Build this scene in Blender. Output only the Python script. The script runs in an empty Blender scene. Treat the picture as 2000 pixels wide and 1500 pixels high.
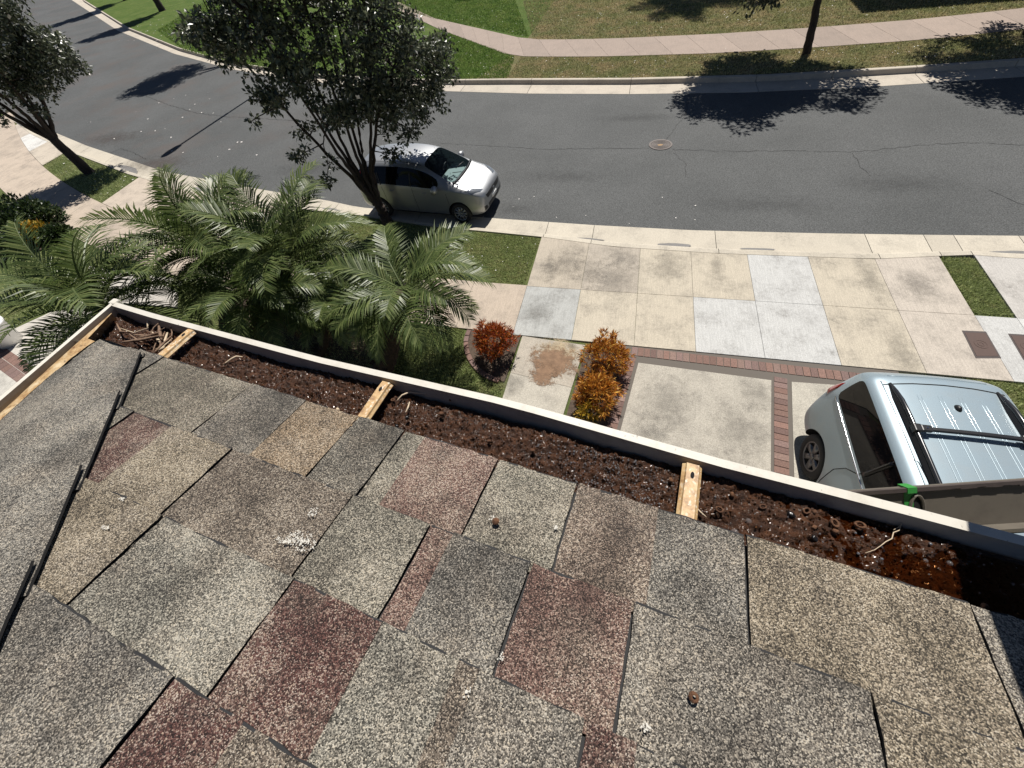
import bpy, bmesh, math, random
import numpy as np
from mathutils import Vector, Matrix
from mathutils.bvhtree import BVHTree
random.seed(7); rng = np.random.default_rng(11)
SC = bpy.context.scene
COL = SC.collection
R = math.radians

# ------------------------------------------------------------------ camera
PITCH, ROLL, YAW, FPX, CAMH = R(54.3128), R(-11.0339), R(-21.8560), 750.0, 6.0
fwd = Vector((math.sin(YAW)*math.cos(PITCH), math.cos(YAW)*math.cos(PITCH), -math.sin(PITCH)))
rt0 = Vector((math.cos(YAW), -math.sin(YAW), 0)); up0 = rt0.cross(fwd)
crt = rt0*math.cos(ROLL) + up0*math.sin(ROLL)
cup = -rt0*math.sin(ROLL) + up0*math.cos(ROLL)
CAM = Vector((0, 0, CAMH))
cd = bpy.data.cameras.new('camera'); cam = bpy.data.objects.new('camera', cd); COL.objects.link(cam)
cd.sensor_width = 36; cd.lens = FPX/2000*36; cd.clip_start = .02; cd.clip_end = 2000
cam.matrix_world = Matrix(((crt.x, cup.x, -fwd.x, 0), (crt.y, cup.y, -fwd.y, 0), (crt.z, cup.z, -fwd.z, CAMH), (0, 0, 0, 1)))
SC.camera = cam
# ------------------------------------------------------------------ light
SUNV = Vector((.02, .60, 1.0)).normalized()
w = bpy.data.worlds.new('World'); SC.world = w; w.use_nodes = True
nt = w.node_tree; sky = nt.nodes.new('ShaderNodeTexSky'); sky.sky_type = 'NISHITA'; sky.sun_disc = False; sky.dust_density = .2; sky.air_density = .5; sky.ozone_density = .5
sky.sun_elevation = math.asin(SUNV.z); sky.sun_rotation = math.atan2(SUNV.x, SUNV.y)
nt.links.new(sky.outputs[0], nt.nodes['Background'].inputs[0]); nt.nodes['Background'].inputs[1].default_value = .05
sd = bpy.data.lights.new('sun', 'SUN'); sd.energy = 5.0; sd.angle = R(.5); sd.color = (1, .955, .89)
sun = bpy.data.objects.new('sun', sd); COL.objects.link(sun)
sun.rotation_euler = SUNV.to_track_quat('Z', 'Y').to_euler(); sun.location = (20, 30, 60)
SC.view_settings.view_transform = 'Standard'; SC.view_settings.look = 'None'
SC.view_settings.exposure = 0.34; SC.view_settings.gamma = 1

# ------------------------------------------------------------------ helpers
def ray(px, py): return fwd + crt*((px-1000)/FPX) - cup*((py-750)/FPX)
def at(px, py, z=0.0):
    d = ray(px, py); return CAM + d*((z-CAMH)/d.z)
def wmat(o):
    m = o.matrix_basis.copy()
    return wmat(o.parent) @ o.matrix_parent_inverse @ m if o.parent else m
def link(o, parent=None, world=True):
    COL.objects.link(o)
    if parent is not None:
        o.parent = parent
        if world: o.matrix_parent_inverse = wmat(parent).inverted()
    return o
def obj(name, v, f, mat, parent=None, smooth=False, world=True, color=None, mi=None):
    me = bpy.data.meshes.new(name); me.from_pydata([tuple(p) for p in v], [], f)
    for m in (mat if isinstance(mat, (list, tuple)) else [mat]): me.materials.append(m)
    if mi is not None: me.polygons.foreach_set('material_index', mi)
    if smooth: me.polygons.foreach_set('use_smooth', [True]*len(me.polygons))
    me.update()
    o = bpy.data.objects.new(name, me)
    if color: o.color = (*color, 1)
    return link(o, parent, world)
def tag(o, label=None, cat=None, group=None, kind=None):
    if label: o['label'] = label
    if cat: o['category'] = cat
    if group: o['group'] = group
    if kind: o['kind'] = kind
    return o
def thing(name, loc, label, cat, group=None, rotz=0):
    o = bpy.data.objects.new(name, None); o.empty_display_size = .2
    o.location = loc; o.rotation_euler = (0, 0, rotz); COL.objects.link(o)
    return tag(o, label, cat, group)
class G:                     # collects geometry for ONE mesh
    def __init__(s): s.v = []; s.f = []; s.m = []
    def add(s, v, f, m=0):
        n = len(s.v); s.v += [tuple(p) for p in v]; s.f += [tuple(i+n for i in q) for q in f]; s.m += [m]*len(f); return s
    def box(s, c, h, M=None, m=0):
        vs = [Vector((c[0]+h[0]*a, c[1]+h[1]*b, c[2]+h[2]*d)) for a in (-1, 1) for b in (-1, 1) for d in (-1, 1)]
        if M: vs = [M @ p for p in vs]
        return s.add(vs, [(0, 1, 3, 2), (4, 6, 7, 5), (0, 4, 5, 1), (2, 3, 7, 6), (0, 2, 6, 4), (1, 5, 7, 3)], m)
    def tube(s, pts, rad, n=8, m=0, cap=True):
        pts = [Vector(p) for p in pts]
        rad = rad if isinstance(rad, (list, tuple)) else [rad]*len(pts)
        vs = []; up = Vector((.13, .21, .97))
        for i, p in enumerate(pts):
            t = (pts[min(i+1, len(pts)-1)] - pts[max(i-1, 0)])
            t = t.normalized() if t.length > 1e-9 else Vector((0, 0, 1))
            a = t.cross(up); a = a.normalized() if a.length > .05 else t.cross(Vector((1, 0, 0))).normalized()
            b = t.cross(a)
            for k in range(n):
                q = 2*math.pi*k/n; vs.append(p + (a*math.cos(q)+b*math.sin(q))*rad[i])
        fs = [(i*n+k, i*n+(k+1) % n, (i+1)*n+(k+1) % n, (i+1)*n+k) for i in range(len(pts)-1) for k in range(n)]
        if cap: fs += [tuple(range(n))[::-1], tuple(range((len(pts)-1)*n, len(pts)*n))]
        return s.add(vs, fs, m)
    def lathe(s, prof, M=None, n=24, m=0):     # prof: (r,z) list, round z
        vs = []; k = len(prof)
        for i in range(n):
            q = 2*math.pi*i/n
            for r_, z in prof:
                p = Vector((r_*math.cos(q), r_*math.sin(q), z)); vs.append(M @ p if M else p)
        return s.add(vs, [(i*k+j, ((i+1) % n)*k+j, ((i+1) % n)*k+j+1, i*k+j+1) for i in range(n) for j in range(k-1)], m)
    def prism(s, poly, z0, z1, m=0, ms=None):    # poly: xy list; z can be callables
        n = len(poly)
        vs = [(p[0], p[1], z0) for p in poly] + [(p[0], p[1], z1) for p in poly]
        s.add(vs, [tuple(range(n, 2*n))], m)
        return s.add(vs, [tuple(range(n))[::-1]] + [(i, (i+1) % n, (i+1) % n+n, i+n) for i in range(n)], m if ms is None else ms)
    def build(s, name, mat, parent=None, smooth=False, world=True, color=None):
        return obj(name, s.v, s.f, mat, parent, smooth, world, color, s.m)
def ccw(poly):
    a = sum(poly[i][0]*poly[(i+1) % len(poly)][1]-poly[(i+1) % len(poly)][0]*poly[i][1] for i in range(len(poly)))
    return list(poly) if a > 0 else list(poly)[::-1]
def bevel_mod(o, wd, seg=2):
    b = o.modifiers.new('bevel', 'BEVEL'); b.width = wd; b.segments = seg; b.limit_method = 'ANGLE'; b.angle_limit = R(40); return o

# ------------------------------------------------------------------ materials
class NT:
    def __init__(s, name):
        s.m = bpy.data.materials.new(name); s.m.use_nodes = True; s.t = s.m.node_tree; s.b = s.t.nodes['Principled BSDF']; s.o = s.t.nodes['Material Output']
        s.tc = s.n('ShaderNodeTexCoord')
    def n(s, typ, **kw):
        x = s.t.nodes.new(typ)
        for k, v in kw.items(): setattr(x, k, v)
        return x
    def l(s, a, b): s.t.links.new(a, b); return s
    def set(s, node, **kw):
        for k, v in kw.items():
            i = node.inputs[k.replace('_', ' ')]
            if hasattr(v, 'is_linked') or isinstance(v, bpy.types.NodeSocket): s.l(v, i)
            else: i.default_value = (*v, 1) if isinstance(v, tuple) and len(v) == 3 and i.type == 'RGBA' else v
        return node
    def noise(s, sc, det=4, rough=.55, vec=None, out=0):
        x = s.n('ShaderNodeTexNoise'); s.set(x, Scale=sc, Detail=det, Roughness=rough, Vector=vec or s.tc.outputs['Object']); return x.outputs[out]
    def vor(s, sc, vec=None, out='Color', feat='F1', rnd=1.0):
        x = s.n('ShaderNodeTexVoronoi', feature=feat); s.set(x, Scale=sc, Vector=vec or s.tc.outputs['Object'], Randomness=rnd); return x.outputs[out]
    def mapv(s, scale=(1, 1, 1), rot=(0, 0, 0)):
        x = s.n('ShaderNodeMapping'); s.set(x, Vector=s.tc.outputs['Object'], Scale=scale, Rotation=rot); return x.outputs[0]
    def ramp(s, fac, stops, interp='LINEAR'):
        x = s.n('ShaderNodeValToRGB'); x.color_ramp.interpolation = interp; e = x.color_ramp.elements
        while len(e) < len(stops): e.new(.5)
        for q, (p, c) in zip(e, stops): q.position = p; q.color = (*c, 1) if isinstance(c, tuple) else (c, c, c, 1)
        s.l(fac, x.inputs[0]); return x.outputs[0]
    def mix(s, fac, a, b, mode='MIX'):
        x = s.n('ShaderNodeMix', data_type='RGBA', blend_type=mode)
        for v, i in ((fac, 0), (a, 6), (b, 7)):
            if isinstance(v, bpy.types.NodeSocket): s.l(v, x.inputs[i])
            else: x.inputs[i].default_value = (*v, 1) if isinstance(v, tuple) else v
        return x.outputs[2]
    def math(s, op, a, b=0.0):
        x = s.n('ShaderNodeMath', operation=op)
        for v, i in ((a, 0), (b, 1)):
            if isinstance(v, bpy.types.NodeSocket): s.l(v, x.inputs[i])
            else: x.inputs[i].default_value = v
        return x.outputs[0]
    def bump(s, h, dist, strength=1.0):
        x = s.n('ShaderNodeBump'); s.set(x, Height=h, Distance=dist, Strength=strength); s.l(x.outputs[0], s.b.inputs['Normal']); return x
    def fin(s, col=None, rough=None, **kw):
        if col is not None: s.set(s.b, Base_Color=col)
        if rough is not None: s.set(s.b, Roughness=rough)
        for k, v in kw.items(): s.set(s.b, **{k: v})
        return s.m
    def objcol(s): return s.n('ShaderNodeObjectInfo').outputs['Color']
    def objrnd(s): return s.n('ShaderNodeObjectInfo').outputs['Random']
    def island(s): return s.n('ShaderNodeNewGeometry').outputs['Random Per Island']
def simple(name, col, rough=.5, **kw):
    return NT(name).fin(col, rough, **kw)

def m_asphalt():
    t = NT('asphalt')
    big = t.noise(.35, 5, .6); fine = t.noise(38, 5, .75); agg = t.vor(60)
    base = t.ramp(big, [(.3, (.052, .055, .055)), (.7, (.075, .078, .078))])
    c = t.mix(1.0, base, t.ramp(fine, [(.36, .35), (.64, 1.75)]), 'MULTIPLY')
    sp = t.ramp(t.math('MULTIPLY', agg, 1.0), [(.78, 0.0), (.95, .6)])
    c = t.mix(t.math('MULTIPLY', sp, .5), c, (.22, .21, .2))
    x = t.n('ShaderNodeSeparateXYZ'); t.l(t.tc.outputs['Object'], x.inputs[0])
    left = t.n('ShaderNodeMapRange'); t.set(left, Value=x.outputs[0], **{'From_Min': -10.0, 'From_Max': -20.0})
    dust = t.math('MULTIPLY', left.outputs[0], t.ramp(t.noise(.45, 4), [(.50, 0.0), (.7, .5)]))
    c = t.mix(dust, c, (.088, .066, .056))
    t.bump(fine, .006, .8)
    return t.fin(c, .85)
def m_concrete(name, grain=.5, streak=.4, stain=.5):
    t = NT(name); oc = t.objcol()
    st = t.noise(9, 5, .7, t.mapv((6, .25, 1)))
    fine = t.noise(55, 4, .7); lg = t.noise(1.5, 6, .7); sm = t.noise(14, 6, .75)
    c = t.mix(grain, oc, t.mix(1.0, oc, t.ramp(fine, [(.3, .55), (.7, 1.3)]), 'MULTIPLY'))
    c = t.mix(streak, c, t.mix(1.0, c, t.ramp(st, [(.35, .68), (.62, 1.15)]), 'MULTIPLY'))
    mask = t.math('MULTIPLY', t.ramp(lg, [(.46, 0.0), (.66, 1.0)]), t.ramp(sm, [(.4, .25), (.6, 1.0)]))
    c = t.mix(t.math('MULTIPLY', mask, stain), c, (.10, .09, .08))
    t.bump(t.math('ADD', fine, st), .003, .5)
    return t.fin(c, .9)
def m_brick():
    t = NT('brick'); c = t.mix(1.0, t.objcol(), t.ramp(t.noise(45, 5, .7), [(.3, .6), (.7, 1.25)]), 'MULTIPLY')
    t.bump(t.noise(60, 4), .003, .6); return t.fin(c, .9)
def m_grass(name, a, b, c3, patch, blade=False):
    t = NT(name)
    big = t.noise(.9, 5, .65); mid = t.noise(7, 5, .7); fine = t.noise(70, 3, .8)
    c = t.mix(t.ramp(big, [(.35, 0.0), (.65, 1.0)]), a, b)
    c = t.mix(t.math('MULTIPLY', t.ramp(t.math('ADD', t.math('MULTIPLY', big, .5), t.math('MULTIPLY', mid, .5)), [(.5, 0.0), (.6, 1.0)]), patch), c, c3)
    if blade:
        c = t.mix(1.0, c, t.ramp(t.island(), [(0, .55), (1, 1.5)]), 'MULTIPLY')
        tr = t.n('ShaderNodeBsdfTranslucent'); t.set(tr, Color=c); mx = t.n('ShaderNodeMixShader'); mx.inputs[0].default_value = .25
        t.l(t.b.outputs[0], mx.inputs[1]); t.l(tr.outputs[0], mx.inputs[2]); t.l(mx.outputs[0], t.o.inputs[0])
        return t.fin(c, .5)
    c = t.mix(1.0, c, t.ramp(fine, [(.3, .3), (.7, 1.6)]), 'MULTIPLY')
    t.bump(t.noise(45, 4, .8), .05, .9)
    return t.fin(c, .9, Specular_IOR_Level=.15)
def m_shingle():
    t = NT('shingle granules'); oc = t.objcol()
    cell = t.n('ShaderNodeTexVoronoi'); t.set(cell, Scale=720.0, Vector=t.tc.outputs['Object'])
    sp = t.n('ShaderNodeSeparateColor'); t.l(cell.outputs['Color'], sp.inputs[0])
    r0 = sp.outputs[0]; wear = t.noise(7, 5, .65)
    val = t.math('ADD', r0, t.math('MULTIPLY', t.math('SUBTRACT', wear, .5), 1.3))
    k = t.ramp(val, [(.05, .14), (.3, .46), (.55, 1.0), (.78, 1.5), (1.0, 2.2)])
    oc = t.mix(t.ramp(t.noise(11, 5, .7), [(.45, 0.0), (.7, .55)]), oc, (.195, .162, .125))
    oc = t.mix(t.ramp(t.noise(17, 4, .7), [(.56, 0.0), (.72, .4)]), oc, (.085, .07, .06))
    c = t.mix(1.0, oc, k, 'MULTIPLY')
    lite = t.ramp(val, [(.66, 0.0), (1.0, .62)])
    c = t.mix(lite, c, t.ramp(sp.outputs[1], [(0, (.50, .42, .30)), (.5, (.42, .38, .31)), (1, (.52, .49, .42))]))
    c = t.mix(t.ramp(t.noise(2.6, 5, .7), [(.56, 0.0), (.72, .35)]), c, (.04, .037, .034))
    d = t.n('ShaderNodeTexVoronoi'); t.set(d, Scale=720.0, Vector=t.tc.outputs['Object'])
    t.bump(t.math('ADD', t.math('MULTIPLY', d.outputs['Distance'], -.7), t.math('MULTIPLY', r0, .6)), .0016, .9)
    return t.fin(c, .75, Specular_IOR_Level=.35)
def m_gutter(name, col, dirt, rough=.45):
    t = NT(name)
    n1 = t.noise(18, 6, .7); n2 = t.noise(90, 3, .8)
    c = t.mix(t.math('MULTIPLY', t.ramp(n1, [(.5, 0.0), (.75, 1.0)]), .5), col, dirt)
    c = t.mix(t.ramp(n2, [(.66, 0.0), (.74, .6)]), c, (.10, .08, .06))
    t.bump(n1, .001, .3); return t.fin(c, rough)
def m_tan():
    t = NT('gutter tan stain'); n1 = t.noise(26, 6, .8); n2 = t.noise(110, 4, .8)
    c = t.ramp(n1, [(.34, (.16, .075, .03)), (.48, (.42, .27, .12)), (.66, (.58, .47, .30))])
    c = t.mix(t.ramp(n2, [(.58, 0.0), (.68, .85)]), c, (.05, .03, .018)); t.bump(n2, .001, .6); return t.fin(c, .6)
def m_hanger():
    t = NT('hanger rust'); n1 = t.noise(45, 6, .8); sp = t.vor(230)
    c = t.ramp(n1, [(.34, (.24, .13, .06)), (.5, (.46, .29, .13)), (.66, (.58, .43, .23))])
    c = t.mix(t.ramp(t.math('ADD', t.math('MULTIPLY', sp, .7), t.math('MULTIPLY', t.noise(25, 4), .5)), [(.72, 0.0), (.9, .7)]), c, (.74, .70, .58))
    t.bump(n1, .001, .5); return t.fin(c, .5)
def m_sludge():
    t = NT('wet sludge'); n1 = t.noise(60, 5, .7); n2 = t.noise(300, 4, .8)
    c = t.ramp(n1, [(.3, (.014, .005, .002)), (.5, (.046, .0165, .0055)), (.7, (.085, .032, .011))])
    c = t.mix(t.ramp(n2, [(.55, 0.0), (.75, .5)]), c, (.075, .03, .012))
    t.bump(t.math('ADD', n1, n2), .006, .7)
    t.set(t.b, Coat_Weight=.15, Coat_Roughness=.1)
    return t.fin(c, t.ramp(t.noise(20, 3), [(.4, .28), (.6, .65)]), Specular_IOR_Level=.3)
def m_bark(name, a, b):
    t = NT(name); n1 = t.noise(9, 6, .75, t.mapv((3, 3, .6))); c = t.ramp(n1, [(.3, a), (.7, b)])
    t.bump(n1, .02, .7); return t.fin(c, .9)
def m_leaf(name, stops, rough=.4, trans=.2, spec=.5):
    t = NT(name); c = t.ramp(t.island(), stops)
    tr = t.n('ShaderNodeBsdfTranslucent'); t.set(tr, Color=c); mx = t.n('ShaderNodeMixShader'); mx.inputs[0].default_value = trans
    t.l(t.b.outputs[0], mx.inputs[1]); t.l(tr.outputs[0], mx.inputs[2]); t.l(mx.outputs[0], t.o.inputs[0])
    return t.fin(c, rough, Specular_IOR_Level=spec)
def m_paint(name, col, metal=.6, rough=.32):
    t = NT(name); fl = t.vor(700); c = t.mix(1.0, col, t.ramp(fl, [(0, .85), (1, 1.15)]), 'MULTIPLY')
    dust = t.noise(3, 5, .7); c = t.mix(t.ramp(dust, [(.45, 0.0), (.8, .25)]), c, (.35, .33, .3))
    t.set(t.b, Metallic=metal, Coat_Weight=.5, Coat_Roughness=.1); return t.fin(c, rough)
ASPH = m_asphalt(); CONC = m_concrete('broomed concrete', .6, .4, .55); CONCD = m_concrete('kerb concrete', .5, .12, .35); CONCF = m_concrete('pink walk', .6, .3, .25)
EXPOS = m_concrete('exposed aggregate concrete', .85, 0.0, .5)
BRICK = m_brick(); MORT = simple('joint sand', (.12, .105, .09), .95)
GR_L = m_grass('lush grass', (.062, .105, .018), (.096, .142, .03), (.125, .13, .045), .35)
GR_N = m_grass('near grass', (.11, .14, .045), (.14, .17, .06), (.19, .17, .08), .4)
GR_D = m_grass('dry grass', (.12, .13, .05), (.18, .155, .075), (.23, .18, .095), .8)
BL_N = m_grass('grass blades', (.29, .34, .14), (.37, .41, .18), (.46, .42, .23), .45, True)
SOIL = NT('soil'); SOIL = SOIL.fin(SOIL.ramp(SOIL.noise(12, 6, .8), [(.3, (.03, .02, .014)), (.7, (.12, .085, .06))]), .95)
SHING = m_shingle(); BITU = simple('bitumen edge', (.012, .012, .013), .8)
GUTW = m_gutter('gutter white paint', (.63, .60, .53), (.38, .33, .26)); GUTI = m_gutter('gutter dull zinc and slot shade', (.34, .31, .265), (.10, .085, .07), .5)
GUTT = m_tan(); HANG = m_hanger(); SLUD = m_sludge()
BLACK = simple('black hole', (.004, .004, .004), .9)
BARK = m_bark('dark bark', (.022, .016, .013), (.075, .055, .043)); PBARK = m_bark('palm bark', (.016, .010, .007), (.07, .042, .028))
LEAF = m_leaf('tree leaf', [(0, (.026, .034, .019)), (.4, (.062, .076, .042)), (.8, (.14, .158, .095)), (1, (.23, .25, .17))], .34, .25, .6)
FLOW = simple('white blossom', (.75, .72, .68), .8)
FROND = m_leaf('palm leaflet', [(0, (.058, .088, .026)), (.6, (.115, .155, .046)), (1, (.21, .24, .09))], .42, .36, .45)
DEADF = m_leaf('dead leaflet', [(0, (.06, .03, .018)), (1, (.17, .095, .055))], .7, .1, .2)
CROT = m_leaf('croton leaf', [(0, (.06, .06, .014)), (.12, (.24, .06, .012)), (.5, (.50, .19, .022)), (.85, (.62, .31, .045)), (1, (.7, .45, .10))], .45, .2, .35)
CROTR = m_leaf('croton leaf red', [(0, (.06, .03, .012)), (.3, (.26, .035, .010)), (.75, (.44, .10, .014)), (1, (.5, .22, .03))], .45, .2, .35)
SHRUB = m_leaf('shrub leaf', [(0, (.015, .03, .010)), (.8, (.05, .08, .024)), (1, (.09, .12, .04))], .4, .2)
YELL = m_leaf('yellow shrub leaf', [(0, (.10, .11, .015)), (.6, (.42, .27, .02)), (1, (.6, .33, .04))], .45, .2)
SILV = m_paint('silver paint', (.35, .36, .37), .8, .46); BLUE = m_paint('pale blue paint', (.29, .365, .41), .35, .42)
def m_glass():
    t = NT('car glass'); g = t.n('ShaderNodeBsdfTransparent'); t.set(g, Color=(.84, .92, .92)); mx = t.n('ShaderNodeMixShader')
    lw = t.n('ShaderNodeLayerWeight'); lw.inputs[0].default_value = .25
    t.l(t.math('ADD', t.math('MULTIPLY', lw.outputs[0], .5), .14), mx.inputs[0])
    t.l(g.outputs[0], mx.inputs[1]); t.l(t.b.outputs[0], mx.inputs[2]); t.l(mx.outputs[0], t.o.inputs[0])
    return t.fin((.03, .05, .055), .03)
GLASS = m_glass(); TINT = simple('tinted glass', (.004, .004, .005), .03, Specular_IOR_Level=.28)
RUBB = simple('tyre rubber', (.018, .018, .018), .8); RIMD = simple('dull alloy', (.16, .16, .165), .35, Metallic=.8); RIMS = simple('silver alloy', (.33, .34, .35), .35, Metallic=.8)
PLAS = simple('black plastic', (.012, .012, .013), .4); GLOSSB = simple('gloss black rail', (.02, .021, .024), .18); CHRO = simple('chrome trim', (.7, .71, .72), .12, Metallic=1.0)
REDL = simple('red lamp', (.30, .012, .012), .1, Coat_Weight=1.0); CLEAR = simple('clear lamp', (.28, .30, .32), .06, Coat_Weight=1.0, Metallic=.5)
GREY = simple('dark interior', (.05, .055, .06), .8); TEAL = simple('dash cover', (.30, .36, .36), .8); PLATE = simple('plate white', (.7, .7, .68), .5)
IRON = m_gutter('cast iron', (.050, .036, .030), (.10, .06, .035), .6); IRONL = m_gutter('worn iron', (.095, .075, .066), (.11, .07, .045), .5); TANI = simple('tan dust', (.30, .19, .09), .8)
LIDM = m_gutter('meter lid brown', (.085, .052, .042), (.05, .035, .03), .75)
TAPE = simple('green tape', (.035, .24, .045), .45); TROU = m_gutter('soiled aluminium', (.115, .10, .08), (.06, .05, .04), .6); TRIM = m_gutter('brown rim', (.07, .055, .05), (.035, .025, .022), .5)
TWIG = m_bark('dry twig', (.10, .055, .035), (.30, .20, .13)); STRAW = simple('pale straw', (.5, .40, .28), .8); POD = m_bark('seed pod', (.06, .025, .012), (.16, .075, .035))
BUBB = simple('wet bubble', (.35, .34, .34), .05, Coat_Weight=1.0, Alpha=.18)
STUC = m_concrete('stucco', .5, .0, .1); WHIT = simple('white glaze', (.78, .78, .77), .35); GALV = simple('galvanised steel', (.35, .36, .37), .4, Metallic=.6)
DROP = simple('white dropping', (.50, .48, .43), .9); CRK = simple('dark crack line', (.022, .022, .022), .95); DAMP = m_concrete('damp stain', .7, .1, .4)  # CRK: plain dark tone of the asphalt crack ribbons

# ------------------------------------------------------------------ ground, road, kerbs
ZR = -.10
g = G(); g.add([(-400, -200, -.45), (300, -200, -.45), (300, 500, -.45), (-400, 500, -.45)], [(0, 1, 2, 3)])
tag(g.build('ground', SOIL), kind='structure')
def P2(lst, z): return [tuple(at(a, b, z))[:2] for a, b in lst]
nearF = P2([(0,240),(105,258),(170,285),(215,300),(320,335),(400,350),(520,372),(640,392),(700,405),(840,417),(970,427),(1160,440),(1350,450),(1600,456),(1800,459),(2000,461)], ZR)
nearF = [(-120, 74), (-80, 48), (-55, 31)] + nearF + [(14, 9.6), (40, 10.5)]
nearB = P2([(60,262),(140,298),(250,340),(330,363),(420,388),(560,405),(700,420),(850,443),(960,453),(1060,463),(1200,482),(1400,495),(1706,506),(1840,500),(1900,498),(2000,506)], 0)
nearB = [(-120, 70), (-80, 44), (-55, 28)] + nearB + [(14, 8.7), (40, 9.6)]
farF = P2([(140,0),(230,60),(340,105),(450,135),(600,160),(740,172),(860,178),(1030,183),(1230,184),(1450,181),(1700,170),(2000,150)], ZR)
farF = [(-150, 115)] + farF + [(20, 18.6), (40, 21)]
farB = P2([(165,0),(250,53),(350,93),(450,120),(600,143),(740,151),(860,155),(1000,153),(1230,152),(1500,145),(1800,127),(2000,113)], .05)
farB = [(-150, 118)] + farB + [(20, 20.0), (40, 22.4)]
def yof(poly, x): return float(np.interp(x, [p[0] for p in poly], [p[1] for p in poly]))
xs = sorted(set(list(np.linspace(-118, -30, 30)) + list(np.linspace(-30, 38, 120))))
g = G(); n = len(xs)
g.add([(x, yof(nearF, x)-.05, ZR) for x in xs] + [(x, yof(farF, x)+.05, ZR) for x in xs], [(i, i+1, n+i+1, n+i) for i in range(n-1)])
road = tag(g.build('road', ASPH), kind='structure')

def kerb_piece(x0, x1, prof, parent, color, name='kerb_stone', k=None):
    k = k or max(2, int((x1-x0)/.4)+1); X = np.linspace(x0, x1, k); g = G(); m = None; vs = []
    for x in X:
        pr = prof(x); m = len(pr); vs += [(x, y, z) for y, z in pr]
    fs = [(i*m+j, i*m+(j+1) % m, (i+1)*m+(j+1) % m, (i+1)*m+j) for i in range(k-1) for j in range(m)]
    fs += [tuple(range(m))[::-1], tuple(range((k-1)*m, k*m))]
    g.add(vs, [f[::-1] for f in fs]); return g.build(name, CONCD, parent, color=color)
def prof_near(x):
    a, b = yof(nearF, x), yof(nearB, x); w_ = a-b; rise = .03 if x > -1.6 else .06
    return [(a, ZR+.006), (a-.74*w_, ZR-.012), (a-.78*w_, -rise), (a-.82*w_, -.004), (a-.86*w_, .006), (b+.004, .004), (b+.004, -.3), (a, -.3)]
def prof_far(x):
    a, b = yof(farF, x), yof(farB, x); w_ = b-a; t = .20*min(1.6, w_/1.35)
    return [(a, ZR+.006), (a, -.3), (b, -.3), (b, .052), (b-t*.9, .052), (b-t, .035), (b-t-.03, ZR-.005)]
jn = [-118, -60] + [at(a, b, ZR).x for a, b in ((60,255),(150,288),(162,295),(215,310),(245,320),(300,335),(340,345),(390,352),(470,368),(530,380),(600,389),(660,400),(735,412),(820,420),(905,428),(1072,433),(1161,440),(1396,451),(1688,457),(1803,459),(1862,460),(1989,461))] + [9.6, 12, 14.5]
jn = sorted(jn)
nk = tag(bpy.data.objects.new('near_kerb', None), kind='structure'); COL.objects.link(nk)
for i in range(len(jn)-1):
    if jn[i+1]-jn[i] < .25: continue
    s_ = random.uniform(.92, 1.06); kerb_piece(jn[i]+.006, jn[i+1]-.006, prof_near, nk, (.50*s_, .455*s_, .375*s_))
jf = [-118, -80, -55, -42] + list(np.arange(-36, -5, 2.6)) + [at(1030,175,0).x, at(1230,176,0).x, at(1483,170,0).x, at(1640,165,0).x, 9.2, 12.0, 15, 18]
jf = sorted(jf)
fk = tag(bpy.data.objects.new('far_kerb', None), kind='structure'); COL.objects.link(fk)
for i in range(len(jf)-1):
    s_ = random.uniform(.94, 1.05); kerb_piece(jf[i]+.008, jf[i+1]-.008, prof_far, fk, (.47*s_, .42*s_, .35*s_))
# lawns
def strip(name, lo, hi, z, mat, x0, x1, k=60):
    X = np.linspace(x0, x1, k); g = G(); ys = [(lo(x), hi(x)) for x in X]
    g.add([(x, a, z) for x, (a, b) in zip(X, ys)] + [(x, b, z) for x, (a, b) in zip(X, ys)], [(i, i+1, k+i+1, k+i) for i in range(k-1)])
    return tag(g.build(name, mat), kind='structure')
strip('near_lawn', lambda x: -30, lambda x: yof(nearB, x)-.004, -.03, GR_N, -118, 38, 90)
bx = at(1010, 100, .05).x
def bound(y): # lush / dry limit in x as a function of y
    return float(np.interp(y, [19, 22.8, 25.3, 33, 120], [at(925,152,.05).x, at(1000,110,.05).x, at(1032,75,.05).x, at(1092,0,.05).x-.3, -4]))
def farpatch(name, mat, left):
    g = G(); rows = [0, .04, .1, .2, .35, .6, 1.0]; vs = []
    ny = 40; nx = 40
    Y = np.concatenate([np.linspace(0, 1, 25)**1.0*16, np.linspace(18, 150, 15)])
    for d in Y:
        for i in range(nx):
            f = i/(nx-1)
            xb = bound(19.5+d)
            x = (-150 + (xb+150)*f**.5) if left else (xb + (90-xb)*f**1.6)
            base = yof(farB, x); vs.append((x, base+d, .05))
    nyy = len(Y)
    g.add(vs, [(j*nx+i, j*nx+i+1, (j+1)*nx+i+1, (j+1)*nx+i) for j in range(nyy-1) for i in range(nx-1)])
    return tag(g.build(name, mat), kind='structure')
farpatch('far_lawn', GR_L, True); farpatch('far_dry_lawn', GR_D, False)

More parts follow.
